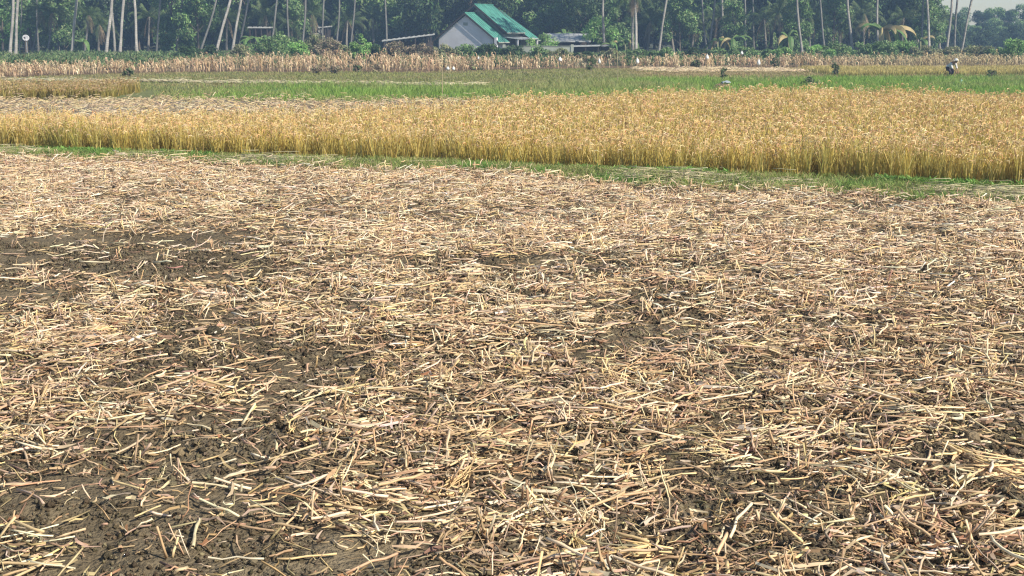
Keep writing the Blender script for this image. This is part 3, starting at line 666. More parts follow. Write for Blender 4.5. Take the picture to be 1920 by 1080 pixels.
palms = [
 (20, 88, 25, 0, 142, 5.5, 17, 'tall pale palm nearest the left edge, left one of a close pair'),
 (29, 100, 36, 0, 138, 5.5, 18, 'tall pale palm, right one of the close pair at the left edge'),
 (37, 85, 38, 35, 150, 2.5, 8, 'thin short palm just behind the white dish at the left'),
 (72, 85, 73, 0, 160, 3.5, 14, 'dim straight palm right of the white dish'),
 (62, 88, 68, 55, 152, 3, 5.3, 'short leaning palm stem low down right of the white dish'),
 (90, 86, 93, 55, 152, 3.5, 4.9, 'short stout palm with hanging brown fronds left of the third tall palm'),
 (136, 84, 145, 0, 145, 5.5, 17, 'tall pale palm leaning right, alone between two gaps at the left'),
 (160, 86, 164, 35, 150, 4, 4.6, 'short palm with spreading fronds just right of the lone tall palm'),
 (200, 97, 211, 0, 140, 6, 17, 'thick pale palm leaning right, leftmost of the cluster of four'),
 (215, 97, 212, 25, 146, 4.5, 15, 'slimmer palm crossing behind the leftmost of the cluster of four'),
 (224, 99, 232, 0, 139, 5.5, 18, 'pale palm leaning right, third of the cluster of four'),
 (257, 97, 251, 0, 141, 5.5, 18, 'pale palm leaning left, rightmost of the cluster of four'),
 (294, 95, 299, 20, 147, 4, 14, 'slim pale palm right of the cluster of four'),
 (340, 35, 346, 0, 155, 3.5, 15, 'slim palm seen high up behind the leafy green tree'),
 (384, 70, 405, 0, 148, 4, 17, 'palm leaning strongly right, leftmost of the leaning group'),
 (404, 100, 431, 0, 138, 5.5, 18, 'pale palm leaning far to the right, middle of the leaning group'),
 (436, 92, 453, 0, 141, 5, 17, 'pale palm leaning right, right of the middle leaning palm'),
 (458, 40, 467, 0, 152, 4, 15, 'dim palm leaning right behind the leaning group'),
 (511, 62, 518, 8, 150, 4, 15, 'slim palm above the green bush right of the leaning group'),
 (568, 85, 572, 10, 146, 4, 16, 'slim palm stem with green climbers left of the brown bushes'),
 (541, 80, 540, 40, 158, 3.5, 14, 'dim palm stem behind the green bush left of the brown bushes'),
 (605, 60, 606, 0, 168, 3.5, 15, 'faint palm stem in deep shade above the brown bushes'),
 (632, 75, 636, 0, 158, 3.5, 16, 'straight slim dim palm right of the brown bushes'),
 (661, 55, 664, 15, 170, 3.5, 14, 'faint palm stem above the narrow green bush'),
 (724, 60, 723, 25, 170, 3.5, 14, 'faint palm stem above the low tin roof left of the house'),
 (1132, 75, 1131, 15, 147, 4.5, 14, 'pale palm stem between the sheds and the green vines'),
 (1187, 95, 1184, 0, 144, 4.5, 6.4, 'left one of twin palm stems with drooping dry fronds'),
 (1193, 96, 1191, 0, 143, 5.5, 6.9, 'right one of twin palm stems with drooping dry fronds'),
 (1236, 90, 1249, 12, 142, 4.5, 15, 'pale palm leaning right beside the twin stems'),
 (1324, 86, 1319, 40, 156, 3.5, 13, 'slim palm leaning left near the middle of the right wood'),
 (1331, 88, 1338, 20, 154, 4, 14, 'slim palm leaning right near the middle of the right wood'),
 (1354, 86, 1353, 0, 164, 4.5, 16, 'dark palm stem in shade right of the slim leaning pair'),
 (1398, 90, 1396, 0, 160, 4, 16, 'dim straight palm above the hedge with white bags'),
 (1414, 90, 1411, 10, 168, 3.5, 15, 'faint straight palm in the deep blue shade of the right wood'),
 (1504, 105, 1499, 45, 137, 4.5, 16, 'pale palm stem left of the big green hedge bushes'),
 (1524, 88, 1526, 45, 160, 3.5, 14, 'thin dim palm stem behind the left end of the green hedge bushes'),
 (1546, 86, 1541, 35, 146, 4, 15, 'slim palm stem rising behind the green hedge bushes'),
 (1597, 78, 1592, 0, 143, 4.8, 17, 'tall pale palm left of the big banana plant'),
 (1646, 60, 1646, 0, 148, 4.5, 16, 'tall palm rising behind the big banana plant'),
 (1728, 60, 1730, 20, 152, 4, 15, 'short bright length of palm stem right of the banana plant'),
 (1742, 60, 1740, 0, 149, 5, 17, 'palm at the edge of the wood before the sky gap'),
 (1777, 85, 1785, 18, 142, 4.8, 8.6, 'pale palm against the sky, left of the last pair'),
 (1789, 80, 1792, 15, 150, 4, 10, 'slim palm right behind the pale palm against the sky'),
 (1804, 84, 1818, 10, 144, 4.5, 8.8, 'pale palm leaning right against the sky, last at the right'),
]
for i, p in enumerate(palms):
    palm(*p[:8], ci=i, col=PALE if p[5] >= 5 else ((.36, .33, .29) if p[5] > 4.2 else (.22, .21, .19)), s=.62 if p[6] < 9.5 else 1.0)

for i, (px, D, h, s_) in enumerate([(110, 165, 4.2, .8), (185, 168, 3.6, .7), (278, 164, 4.6, .8), (318, 166, 3.8, .7), (425, 166, 4.4, .8), (498, 168, 4.8, .85), (548, 170, 4.0, .8), (590, 172, 5.0, .8), (650, 176, 4.2, .8),
                                 (700, 178, 4.6, .8), (760, 180, 5.2, .9), (800, 178, 4.0, .8), (1085, 170, 4.6, .8), (1215, 162, 4.0, .75), (1262, 164, 4.8, .8), (1298, 166, 3.8, .7), (1350, 166, 4.6, .8), (1435, 166, 4.4, .8),
                                 (1465, 160, 5.0, .85), (1518, 158, 4.6, .8), (1575, 164, 4.0, .75), (1618, 160, 4.9, .8), (1690, 162, 4.4, .8), (1722, 164, 4.8, .75), (1762, 168, 4.0, .7)]):
    palm(px, 90, px + random.uniform(-4, 4), 50, D, 4, h, 'short young palm with low fronds deep between the shaded trunks', i, s_, (.30, .27, .23))['group'] = 'young palms in the shaded wood'

# ---------------------------------------------------------------- banana plants
def banana(px, D, h, lab, n=7, dry=.35, seed=0, s=1.0):
    g_ = np.random.default_rng(seed); x, _, _ = at(px, 90, D); e = empty('banana_plant', (x, D, 0), lab, 'banana plant')
    tmb = trunk_mb([(0, 0, -.05), (.03, 0, h * .3), (.0, .03, h * .55)], [.15, .12, .08], (.26, .26, .14), 8)
    tmb.build('stem', M_bark, e)
    for j in range(n):
        mb = MB(); az = j * 2.4 + g_.uniform(-.3, .3); L_ = h * g_.uniform(.5, .7); up = g_.uniform(.5, 1.3); K = 9; t = np.linspace(0, 1, K)
        rr = L_ * np.sin(t * 1.5) * math.cos(up) * 1.25; zz = h * .52 + L_ * (math.sin(up) * t * 1.2 - (1.75 if g_.random() < .5 else .95) * t * t)
        P = np.stack([np.cos(az) * rr, np.sin(az) * rr, zz], -1)
        sdv = np.array([-math.sin(az), math.cos(az), 0]); wp = .52 * s * np.sin(np.clip(t * 1.05, 0, 1) * math.pi * .95 + .12) ** .6
        isdry = g_.random() < dry; cl_ = (.42, .33, .15) if isdry else (.12, .22, .055)
        for sg in (-1, 1):
            sv_ = nrm(sdv * sg + np.array([0, 0, -.45 if not isdry else -1.4])); C_ = pick([cl_], K, .08)
            ribbons(mb, (P + sv_ * wp[:, None] * .25)[None], wp[None] * .5, np.broadcast_to(sv_, (1, 3)), C_[None])
        tubes(mb, P[None], np.linspace(.025, .006, K)[None], np.array([(.25, .28, .10)]), 4)
        mb.build('leaf', M_leaf, e, smooth=False)
for a in [(1650, 141, 5.6, 'big banana plant with yellow drooping leaves before the right wood', 11, .5, 1, 2.0),
          (1172, 145, 3.0, 'banana plant with bright leaf beside the twin palm stems', 7, .2, 2, 1.2),
          (1145, 143, 2.6, 'small banana plant at the right end of the sheds', 6, .2, 3, 1.0),
          (1060, 160, 4.2, 'banana plant behind the pale sheet roof by the house', 7, .2, 4, 1.2),
          (1345, 150, 3.2, 'banana plant with pale hanging leaves in the right wood', 7, .3, 5, 1.0),
          (475, 142, 3.6, 'banana plant before the palms above the green bush', 7, .1, 6, 1.2),
          (1478, 146, 4.0, 'banana plant with layered leaves near the right palms', 8, .2, 7, 1.3),
          (1372, 146, 3.6, 'banana plant with whitish leaf tops above the hedge', 7, .25, 8, 1.1),
          (1725, 150, 3.4, 'dark banana plant near the edge of the wood', 7, .1, 9, 1.1),
          (155, 146, 3.0, 'banana plant with pale leaf between the lone palm and the cluster', 7, .2, 10, 1.2)]:
    banana(*a)

# ---------------------------------------------------------------- bushes
def bush(px, ytop, wpx, D, cols, lab, dens=1.0, tall=1.0, name='bush', group=None, cat='bush', leaf=.11):
    x, _, zt = at(px, ytop, D); wd = wpx / F * D; h = max(.5, zt)
    e = empty(name, (x, D, 0), lab, cat, group); seed = int(px * 7 + ytop)
    g_ = np.random.default_rng(seed); lob = []
    for i in range(int(7 + wd * 4)):
        a = g_.uniform(-.5, .5); z = g_.uniform(.12, .86) * h * (1 - .9 * a * a * tall)
        s = min(h, wd) * g_.uniform(.18, .32)
        lob.append(((a * wd, g_.uniform(-.3, .3) * min(wd, 2.5), z), (s, s, s * .8)))
    lob.append(((0, 0, h * .84), (wd * .16, wd * .14, h * .16)))
    cm = MB(); leaves(cm, lob, int(420 * dens * (3 + wd * h)), leaf, cols, .4, .3)
    cm.build('foliage', M_leaf, e, smooth=False)
    sm = MB(); K = 4
    for i in range(6):
        a = g_.uniform(0, 6.28); r_ = g_.uniform(.1, .32) * wd
        trunk_mb([(0, 0, -.05), (math.cos(a) * r_ * .4, math.sin(a) * .15, h * .3), (math.cos(a) * r_, math.sin(a) * .3, h * .7)], [.03, .022, .01], (.15, .12, .09), 5, sm)
    sm.build('stem', M_bark, e)
    return e
B_ = [
 (345, 86, 60, 122, GREEN_D, 'dark green bush below the slim palms left of the leaning palms'),
 (395, 84, 50, 124, GREEN_D, 'dark green bush at the foot of the leaning palms'),
 (455, 84, 60, 122, OLIVE, 'olive bush right of the foot of the leaning palms'),
 (500, 66, 84, 126, GREEN_M, 'wide grey-green bush between the leaning palms and the brown bushes'),
 (525, 58, 40, 130, GREEN_M, 'taller green bush top behind the wide grey-green bush'),
 (590, 62, 60, 124, OLIVE, 'rounded olive bush with pale leaves right of the climber-covered stem'),
 (618, 70, 40, 122, BROWN, 'brownish bush at the right of the rounded olive bush'),
 (562, 74, 34, 121, GREEN_B, 'small fresh green bush left of the rounded olive bush'),
 (640, 84, 34, 121, OLIVE, 'low olive bush in the gap before the narrow green bush'),
 (676, 62, 28, 118, GREEN_B, 'narrow upright green bush standing alone left of the tin roof'),
 (702, 84, 34, 120, GREEN_D, 'low dark bush right of the narrow upright green bush'),
 (750, 76, 46, 122, BROWN, 'brown bush before the low tin roof, left one of two'),
 (792, 79, 46, 122, BROWN, 'brown bush before the low tin roof, right one of two'),
 (832, 82, 46, 124, OLIVE, 'olive bush before the left corner of the house'),
 (872, 82, 56, 124, GREEN_M, 'dark green bush below the pale gable wall'),
 (915, 83, 50, 123, GREEN_D, 'dark green bush below the right end of the gable wall'),
 (962, 85, 56, 122, GREEN_D, 'very dark green bush below the porch'),
 (1012, 88, 50, 122, GREEN_M, 'green bush before the low garden wall'),
 (1020, 62, 50, 143, GREEN_B, 'pale green bush between porch and sheet roof, behind the wall'),
 (1052, 91, 40, 121, OLIVE, 'olive bush at the right end of the garden wall'),
 (1100, 96, 60, 121, GREEN_D, 'low dark bush before the right-hand shed'),
 (1150, 92, 50, 121, OLIVE, 'low olive bush right of the shed'),
 (1195, 92, 56, 123, GREEN_M, 'green bush at the foot of the twin palm stems'),
 (1250, 90, 60, 123, GREEN_M, 'green bush at the foot of the forked leaning palm'),
 (1300, 88, 56, 122, GREEN_D, 'dark green hedge bush left of the dark saplings'),
 (1345, 89, 54, 122, GREEN_M, 'green hedge bush under the slim leaning pair of palms'),
 (1390, 86, 50, 122, GREEN_M, 'green hedge bush with a white bag before it'),
 (1440, 92, 50, 122, GREEN_M, 'low green hedge bush right of the white bag'),
 (1470, 89, 40, 121, GREEN_B, 'rounded light green hedge bush left of the dark gap'),
 (1532, 84, 50, 121, GREEN_B, 'fresh green bush, leftmost of the big hedge at right'),
 (1565, 76, 60, 123, GREEN_M, 'tall green bush, second of the big hedge at right'),
 (1612, 78, 60, 123, GREEN_M, 'green bush in the big hedge left of the banana leaves'),
 (1655, 76, 60, 123, GREEN_M, 'green bush in the big hedge right under the banana leaves'),
 (1695, 76, 50, 124, GREEN_B, 'bright topped bush at the right end of the tall hedge'),
 (1738, 84, 56, 122, OLIVE, 'olive bush left of the palms against the sky'),
 (1785, 86, 56, 122, OLIVE, 'olive bush at the foot of the palms against the sky'),
 (1835, 85, 60, 122, OLIVE, 'grey-olive bush right of the palms against the sky'),
 (1875, 88, 40, 119, GREEN_M, 'green bush left of the bright bush at the right edge'),
 (1905, 72, 48, 117, GREEN_B, 'bright green bush at the right edge'),
]
for a in B_: bush(*a)

# dark saplings and weed clumps out in the fields
for (px, yt, yb, wpx, lab) in [
        (1109, 107, 133, 16, 'small dark leaning sapling before the dry maize, right of the house'),
        (1306, 106, 129, 14, 'small dark sapling before the dry maize in line with the slim palms'),
        (1356, 126, 149, 10, 'thin dark sapling at the edge of the green paddy'),
        (1453, 106, 128, 13, 'small dark sapling right of the white bags'),
        (1566, 118, 142, 14, 'small dark sapling left of the yellow rice strip')]:
    D = float(G(px, yb)[1]); bush(px, yt, wpx, D, [(.10, .16, .06), (.15, .20, .08), (.08, .12, .05), (.17, .16, .09)], lab, .16, .5, 'sapling', None, 'sapling', .10)
for (px, yt, yb, wpx, cols, lab) in [
        (594, 128, 138, 24, BROWN, 'low dark heap of weeds at the foot of the dry maize, left one'),
        (630, 130, 138, 18, BROWN, 'low dark heap of weeds at the foot of the dry maize, second from left'),
        (667, 122, 135, 16, GREEN_D, 'dark weed clump standing in the dry maize left of the house'),
        (706, 121, 134, 12, BROWN, 'small brown weed clump at the maize edge below the tin roof'),
        (885, 121, 131, 40, OLIVE, 'dark olive weed clump at the maize edge below the gable'),
        (1518, 156, 162, 30, GREEN_D, 'low dark weed clump lying in the green paddy'),
        (241, 138, 144, 18, GREEN_D, 'tiny dark weed clump on the far mown field at left'),
        (1855, 138, 147, 26, GREEN_D, 'low dark weed clump at the paddy edge at far right')]:
    D = float(G(px, yb)[1]); bush(px, yt, wpx, D, cols if cols is not GREEN_D else [(.10, .16, .06), (.15, .20, .08), (.17, .16, .09)], lab, .14, .6, 'weed_clump', None, 'weeds', .11)

# ---------------------------------------------------------------- the house
HD = 152.0; ppm = F / HD
def hz_(py): return at(960, py, HD)[2]
ang = R(25); ax = np.array([math.cos(ang), -math.sin(ang), 0]); ay = np.array([math.sin(ang), math.cos(ang), 0]); UZ = np.array([0, 0, 1.])
ox, oy, _ = at(873, 60, HD)
house = empty('house', (ox, oy, 0), 'small pale house with stepped turquoise green metal roof before the wood', 'house')
def P_(a, b, z): return a * ax + b * ay + z * UZ
hw = 3.55; ez = 2.15; pk = 4.85; L_h = 9.0
mb = MB()      # gable wall, side walls, back
pz = pk - .30
fr = [P_(-hw, 0, -.1), P_(hw, 0, -.1), P_(hw, 0, ez), P_(0, 0, pz), P_(-hw, 0, ez)]; bk = [p + 2.9 * ay for p in fr]
v = np.array(fr + bk)
mb.add(v, [(0, 5, 9, 4), (1, 2, 7, 6), (0, 1, 2, 4)], [(4, 2, 3), (9, 8, 7)]); mb.add(v[[5, 6, 7, 9]], [(3, 2, 1, 0)])
mb.build('front_wall', M_wall, house, False)
mb = MB(); dz = .85; L2_ = 6.4
fr = [P_(-hw, 2.92, -.1), P_(hw - .1, 2.92, -.1), P_(hw - .1, 2.92, ez + dz - .55), P_(0, 2.92, pz + dz), P_(-hw, 2.92, ez + dz - .55)]; bk = [p + L2_ * ay for p in fr]
v = np.array(fr + bk); mb.add(v, [(0, 5, 9, 4), (1, 2, 7, 6), (0, 1, 2, 4), (5, 9, 7, 6)], [(4, 2, 3), (9, 8, 7)])
mb.build('rear_wall', M_dull, house, False)
def gable_roof(b0, b1, zr, half, pitch_t, side_names=('roof_slope', 'roof_slope')):
    ze = zr - half * pitch_t
    for sgn in (-1, 1):
        mb = MB(); ns = 16; e0 = P_(sgn * half, b0, ze); r0 = P_(0, b0, zr); e1 = P_(sgn * half, b1, ze); r1 = P_(0, b1, zr)
        q = [e0, e1, r1, r0] if sgn > 0 else [e1, e0, r0, r1]; slab(mb, q, .06)
        # standing ribs of the sheets
        for t in np.linspace(.02, .98, int((b1 - b0) / .45)):
            a = e0 + (e1 - e0) * t; b_ = r0 + (r1 - r0) * t; up_ = UZ * .03
            tubes(mb, np.array([[a + up_, b_ + up_]]), .028, np.array([(.5, .5, .5)]), 4)
        mb.build('roof_slope', M_roof, house, False)
        for bb, nb in ((b0, -1), (b1, 1)):   # verge boards
            mb = MB()
            a = P_(sgn * half, bb + nb * .025, ze + .04); b_ = P_(0, bb + nb * .025, zr + .04); d = -UZ * .24; th_ = ay * .05 * nb
            v = np.array([a, b_, b_ + d, a + d, a + th_, b_ + th_, b_ + d + th_, a + d + th_])
            mb.add(v, [(0, 1, 2, 3), (4, 7, 6, 5), (0, 4, 5, 1), (3, 2, 6, 7), (0, 3, 7, 4), (1, 5, 6, 2)])
            mb.build('verge_board', M_soffit, house, False)
        mb = MB(); a = P_(sgn * (half + .03), b0, ze - .06); b_ = P_(sgn * (half + .03), b1, ze - .06)
        c_ = (a + b_) / 2; box(mb, c_, (.05, b1 - b0, .12), ax, ay); mb.build('fascia', M_dull, house, False)
    mb = MB(); tubes(mb, np.array([[P_(0, b0 - .05, zr + .03), P_(0, b1 + .05, zr + .03)]]), .08, np.array([(.5, .5, .5)]), 8); mb.build('ridge_cap', M_roof, house)
gable_roof(-.22, 2.85, pk, 4.35, .76)
gable_roof(2.25, 7.3, pk + dz + .15, 4.25, .76)
gable_roof(7.35, 9.9, pk + .3, 5.2, .66)
# porch on the right side
mb = MB(); slab(mb, [P_(3.4, 2.6, ez + .02), P_(5.6, 2.6, ez - .25), P_(5.6, 8.6, ez - .25), P_(3.4, 8.6, ez + .02)][0:4], .08); mb.build('porch_roof', M_ridge, house, False)
for b_ in (2.8, 5.6, 8.4):
    mb = MB(); box(mb, P_(5.4, b_, 0.9), (.16, .16, 1.85), ax, ay); mb.build('porch_post', M_wall, house, False)
mb = MB(); box(mb, P_(4.0, -.15, 1.0), (.30, .30, 2.1), ax, ay); mb.build('corner_post', M_wall, house, False)
for b_ in (4.0, 7.2):
    mb = MB(); box(mb, P_(hw - .08, b_, 1.35), (.10, 1.1, 1.0), ax, ay); w_ = mb.build('window', M_soffit, house, False)
    mb = MB(); box(mb, P_(hw - .02, b_, 1.35), (.03, .95, .85), ax, ay); mb.build('pane', M_glass, w_, False)
mb = MB(); box(mb, P_(hw - .08, 5.6, 1.0), (.10, .95, 2.0), ax, ay); mb.build('door', M_soffit, house, False)
mb = MB(); box(mb, P_(0, -.02, 3.6), (.55, .05, .35), ax, ay); mb.build('vent', M_dull, house, False)

def shed(name, pxl, pxr, ytl, ytr, D, depth, label, m_roof, m_wall=M_soffit, th=.12, tilt=.35, open_front=True):
    xl, _, zl = at(pxl, ytl, D); xr_, _, zr_ = at(pxr, ytr, D); xc = (xl + xr_) / 2
    e = empty(name, (xc, D, 0), label, 'shed'); hwid = (xr_ - xl) / 2
    mb = MB(); slab(mb, [(-hwid, 0, zl), (hwid, 0, zr_), (hwid, depth, zr_ + tilt), (-hwid, depth, zl + tilt)], th)
    for t in np.linspace(.01, .99, max(4, int(hwid * 2 / .5))):
        a = np.array([-hwid + 2 * hwid * t, 0, zl + (zr_ - zl) * t + .02]); tubes(mb, np.array([[a, a + [0, depth, tilt]]]), .03, np.array([(.5, .5, .5)]), 4)
    mb.build('roof', m_roof, e, False)
    for sx in (-1, -.33, .33, 1):
        zt = (zl + (zr_ - zl) * (sx + 1) / 2) - th - .01
        mb = MB(); box(mb, (sx * (hwid - .25), .15, zt / 2), (.12, .12, zt)); mb.build('post', M_soffit, e, False)
    zt = min(zl, zr_) - th - .02
    mb = MB(); box(mb, (0, depth - .2, zt / 2), (2 * hwid - .4, .12, zt)); mb.build('back_wall', m_wall, e, False)
    return e
shed('lean_to_shed', 716, 812, 76, 64, 150, 3.5, 'low open shed with pale sloping tin roof on the left of the house', M_tin, tilt=.05)
shed('sheet_roof_shed', 1022, 1108, 77, 77, 149, 5.0, 'long low shed with wide pale sheet roof right of the house', M_tin, tilt=.85)
shed('dark_shed', 1070, 1150, 86, 84, 143, 3.0, 'low dark shed with thin pale roof edge before the sheet roofed shed', M_tin, tilt=.02)
shed('red_roof_shed', 975, 1100, 57, 57, 172, 5.0, 'rust red roofed shed with white ridge behind the house', M_rust, tilt=.95)
# white ridge strip of the red shed
xr1, _, zr1 = at(1040, 57, 172); e = [o for o in COL.objects if o.name == 'red_roof_shed'][0]
mb = MB(); box(mb, (.6, 5.0, zr1 + 1.02), (8.0, .5, .10)); mb.build('ridge_cap', M_ridge, e, False)
shed('forest_shed', 464, 504, 51, 51, 158, 2.5, 'small white roofed shed glimpsed among the leaning palms', M_tin, tilt=.02)
shed('forest_lean_to', 596, 618, 51, 49, 172, 2.5, 'tiny pale roofed shelter deep in the shade right of the leaning palms', M_tin, tilt=.02)
# garden wall
xa, _, za = at(948, 87, 136); xb, _, zb = at(1070, 87, 136)
gw = empty('garden_wall', ((xa + xb) / 2, 136, 0), 'low pale green-grey garden wall beside the porch', 'wall')
mb = MB(); box(mb, (0, 0, za / 2), (xb - xa, .18, za)); mb.build('wall_panel', M_dull, gw, False)
mb = MB(); box(mb, (0, 0, za + .03), (xb - xa + .1, .28, .058)); mb.build('coping', M_dull, gw, False)
for s in (-1, 1):
    mb = MB(); box(mb, (s * ((xb - xa) / 2 + .16), 0, za / 2 + .1), (.3, .32, za + .2)); mb.build('pier', M_dull, gw, False)

# ---------------------------------------------------------------- dish, bags, poles, heap
x, y, z = at(48, 71, 139); e = empty('satellite_dish', (x, y, 0), 'round white dish on a post between the twin palms and the dim palm', 'dish')
mb = MB(); tubes(mb, np.array([[(0, .12, 0), (0, .12, z - .2), (0, .06, z)]]), .035, np.array([(.3, .3, .3)]), 6); mb.build('post', M_grey, e)
mb = MB(); th = np.linspace(0, 6.283, 25)[:-1]; rs = np.linspace(.02, .38, 6)
V = []
for off in (0, .015):
    for r in rs: V.append(np.stack([r * np.cos(th), np.full(24, .30 * (r * r) * -1 + .07 + off), z + r * np.sin(th) * .85], -1))
V = np.array(V); idx = np.arange(12 * 24).reshape(12, 24); nx = np.roll(idx, -1, 1)
q = [np.stack([idx[i], nx[i], nx[i + 1], idx[i + 1]], -1) for i in range(5)] + [np.stack([idx[i], idx[i + 1], nx[i + 1], nx[i]], -1) for i in range(6, 11)] + [np.stack([idx[5], nx[5], nx[11], idx[11]], -1)]
mb.add(V.reshape(-1, 3), np.concatenate(q)); mb.build('dish', M_wall, e)
mb = MB(); tubes(mb, np.array([[(0, .05, z - .35), (0, -.28, z - .12), (0, -.32, z)]]), .02, np.array([(.3, .3, .3)]), 5); blob(mb, (0, -.33, z + .02), (.10, .07, .09), (.1, .1, .1)); mb.build('receiver', M_dark, e)

def bag(px, yt, yb, D, wpx, lab, m=M_white, g_=None):
    x, _, zt = at(px, yt, D); _, _, zb_ = at(px, yb, D); e = empty('hanging_bag' if m is M_white else 'plastic_bag', (x, D, 0), lab, 'bag', g_)
    mb = MB(); tubes(mb, np.array([[(0, .02, -.1), (.02, .02, zt * .6), (0, .02, zt + .05)]]), .018, np.array([(.3, .3, .3)]), 5); mb.build('stick', M_bamboo, e)
    r = wpx / 2 / F * D; mb = MB(); zc = (zt + zb_) / 2; hh_ = (zt - zb_) / 2
    K = 9; t = np.linspace(0, 1, K); zz = zb_ + (zt - zb_) * t; rr = r * np.array([.15, .8, 1, 1, .9, .75, .55, .25, .12])
    th = np.arange(10) * .6283; ring = np.stack([np.stack([rr[i] * np.cos(th) * (1 + .2 * np.sin(th * 3 + px)), rr[i] * .7 * np.sin(th) * (1 + .2 * np.cos(th * 2 + i)), np.full(10, zz[i])], -1) for i in range(K)])
    idx = np.arange(K * 10).reshape(K, 10); nx = np.roll(idx, -1, 1)
    mb.add(ring.reshape(-1, 3), np.stack([idx[:-1], nx[:-1], nx[1:], idx[1:]], -1).reshape(-1, 4)); mb.build('bag', m, e)
for a in [(1195, 108, 120, 93, 6, 'white bag on a stick in the dry maize below the twin palm stems'),
          (1326, 101, 112, 95, 6, 'white bag on a stick just right of the second dark sapling'),
          (1391, 95, 103, 102, 5, 'small white bag hung on a stick before the hedge, higher than the others'),
          (1423, 110, 123, 92, 6, 'white bag on a stick left of the fourth dark sapling'),
          (1050, 106, 116, 98, 7, 'white pointed bag on a stick right of the garden wall'),
          (897, 105, 112, 98, 4, 'tiny white bag on a stick below the house gable'),
          (840, 124, 132, 88, 6, 'small white bag at the maize edge, left one of a close pair'),
          (850, 124, 132, 88, 5, 'small white bag at the maize edge, right one of a close pair'),
          (1124, 109, 120, 93, 5, 'pale bag on a stick right of the first dark sapling')]:
    bag(*a)
bag(1803, 148, 159, 71, 6, 'pale cyan bag on a short stick in the green paddy at right', M_cyan)
def pole(px, yt, yb, lab, dx=0):
    x, D = G(px, yb); x, D = float(x), float(D); xt, _, zt = at(px + dx, yt, D)
    e = MB(); tubes(e, np.array([[(0, 0, -.2), ((xt - x) * .4 + .02, 0, zt * .5), (xt - x, .02, zt)]]), np.array([[.022, .018, .012]]), np.array([(.3, .3, .3)]), 6)
    for k_ in (.25, .5, .72):
        c0 = np.array([(xt - x) * k_, 0.005, zt * k_]); tubes(e, np.array([[c0 - [0, 0, .015], c0 + [0, 0, .015]]]), .026, np.array([(.3, .3, .3)]), 6)
    o = e.build('bamboo_pole', M_bamboo, loc=(x, D, 0)); tag(o, lab, 'pole')
pole(829, 98, 184, 'thin bamboo pole standing at the back edge of the golden rice', -1)
pole(1158, 95, 156, 'thin bamboo pole standing in the paddy right of the house', -1)
pole(1540, 148, 162, 'short leaning stick in the green paddy near the weed clump', -6)
# straw heap with a grey sheet
x, D = G(1357, 168); x, D = float(x), float(D)
e = empty('straw_heap', (x, D, 0), 'small brown straw heap at the edge of the green paddy', 'heap')
mb = MB(); blob(mb, (-.08, 0, .05), (.34, .25, .20), (.34, .22, .13), 3, 12, .35); mb.build('heap_core', M_leafdry, e)
hp = MB(); n = 260; a = rng.uniform(0, 6.28, n); rr = np.sqrt(rng.random(n)) * .38; zc = .24 * (1 - (rr / .42) ** 2) + .03; dirs = rng.uniform(0, 6.28, n)
c0 = np.stack([np.cos(a) * rr - .08, np.sin(a) * rr * .7, zc], -1); dv = np.stack([np.cos(dirs), np.sin(dirs) * .7, rng.normal(-.1, .25, n)], -1) * .13
tubes(hp, np.stack([c0 - dv, c0 + [0, 0, .02], c0 + dv], 1), .008, pick(STRAW, n, .1), 3); hp.build('straw', M_straw, e)
mb = MB(); xs = np.linspace(-.22, .2, 9); ys_ = np.linspace(-.2, .25, 8); XX, YY = np.meshgrid(xs, ys_)
ZZ = .42 - 1.2 * XX ** 2 - 1.4 * YY ** 2 + .03 * np.sin(XX * 20 + YY * 13); idx = np.arange(XX.size).reshape(XX.shape)
mb.add(np.stack([XX + .1, YY, ZZ], -1).reshape(-1, 3), np.stack([idx[:-1, :-1], idx[:-1, 1:], idx[1:, 1:], idx[1:, :-1]], -1).reshape(-1, 4))
o = mb.build('grey_sheet', M_grey, loc=(x, D, .0)); tag(o, 'crumpled grey sheet lying over the small straw heap', 'sheet')
sm = o.modifiers.new('thick', 'SOLIDIFY'); sm.thickness = .02

# ---------------------------------------------------------------- the person
def skin_mesh(name, verts, edges, radii, m, parent, root=0, sub=2):
    me = bpy.data.meshes.new(name); me.from_pydata(verts, edges, []); o = bpy.data.objects.new(name, me); COL.objects.link(o)
    o.modifiers.new('skin', 'SKIN'); sk = me.skin_vertices[0].data
    for i, r in enumerate(radii):
        sk[i].radius = (r, r) if np.isscalar(r) else r
        sk[i].use_root = (i == root)
    s = o.modifiers.new('sub', 'SUBSURF'); s.levels = sub; s.render_levels = sub
    me.materials.append(m); o.parent = parent; return o
pxp, pyp = G(1781, 147); pp = (float(pxp), float(pyp), 0)
per = empty('person', pp, 'person stooping at the paddy edge in pale shirt, dark trousers and white hat', 'person', rz=R(-62))
hip = (-.12, 0, .62)
V = [hip, (-.06, 0, .74), (.08, 0, .86), (.20, 0, .93), (.27, 0, .97), (.34, 0, 1.0),
     (-.13, .10, .58), (.10, .13, .40), (-.06, .13, .07), (.10, .14, .035),
     (-.13, -.10, .58), (.14, -.12, .40), (-.02, -.12, .07), (.14, -.13, .035),
     (.19, .18, .88), (.26, .22, .66), (.40, .16, .50), (.46, .13, .44),
     (.19, -.18, .88), (.30, -.22, .66), (.44, -.14, .50), (.50, -.10, .44)]
E = [(0, 1), (1, 2), (2, 3), (3, 4), (4, 5), (0, 6), (6, 7), (7, 8), (8, 9), (0, 10), (10, 11), (11, 12), (12, 13), (3, 14), (14, 15), (15, 16), (16, 17), (3, 18), (18, 19), (19, 20), (20, 21)]
rd = [.12, .11, .125, .11, .055, .05, .09, .062, .04, .03, .09, .062, .04, .03, .055, .04, .03, .022, .055, .04, .03, .022]
body = skin_mesh('body', V, E, rd, M_skin, per)
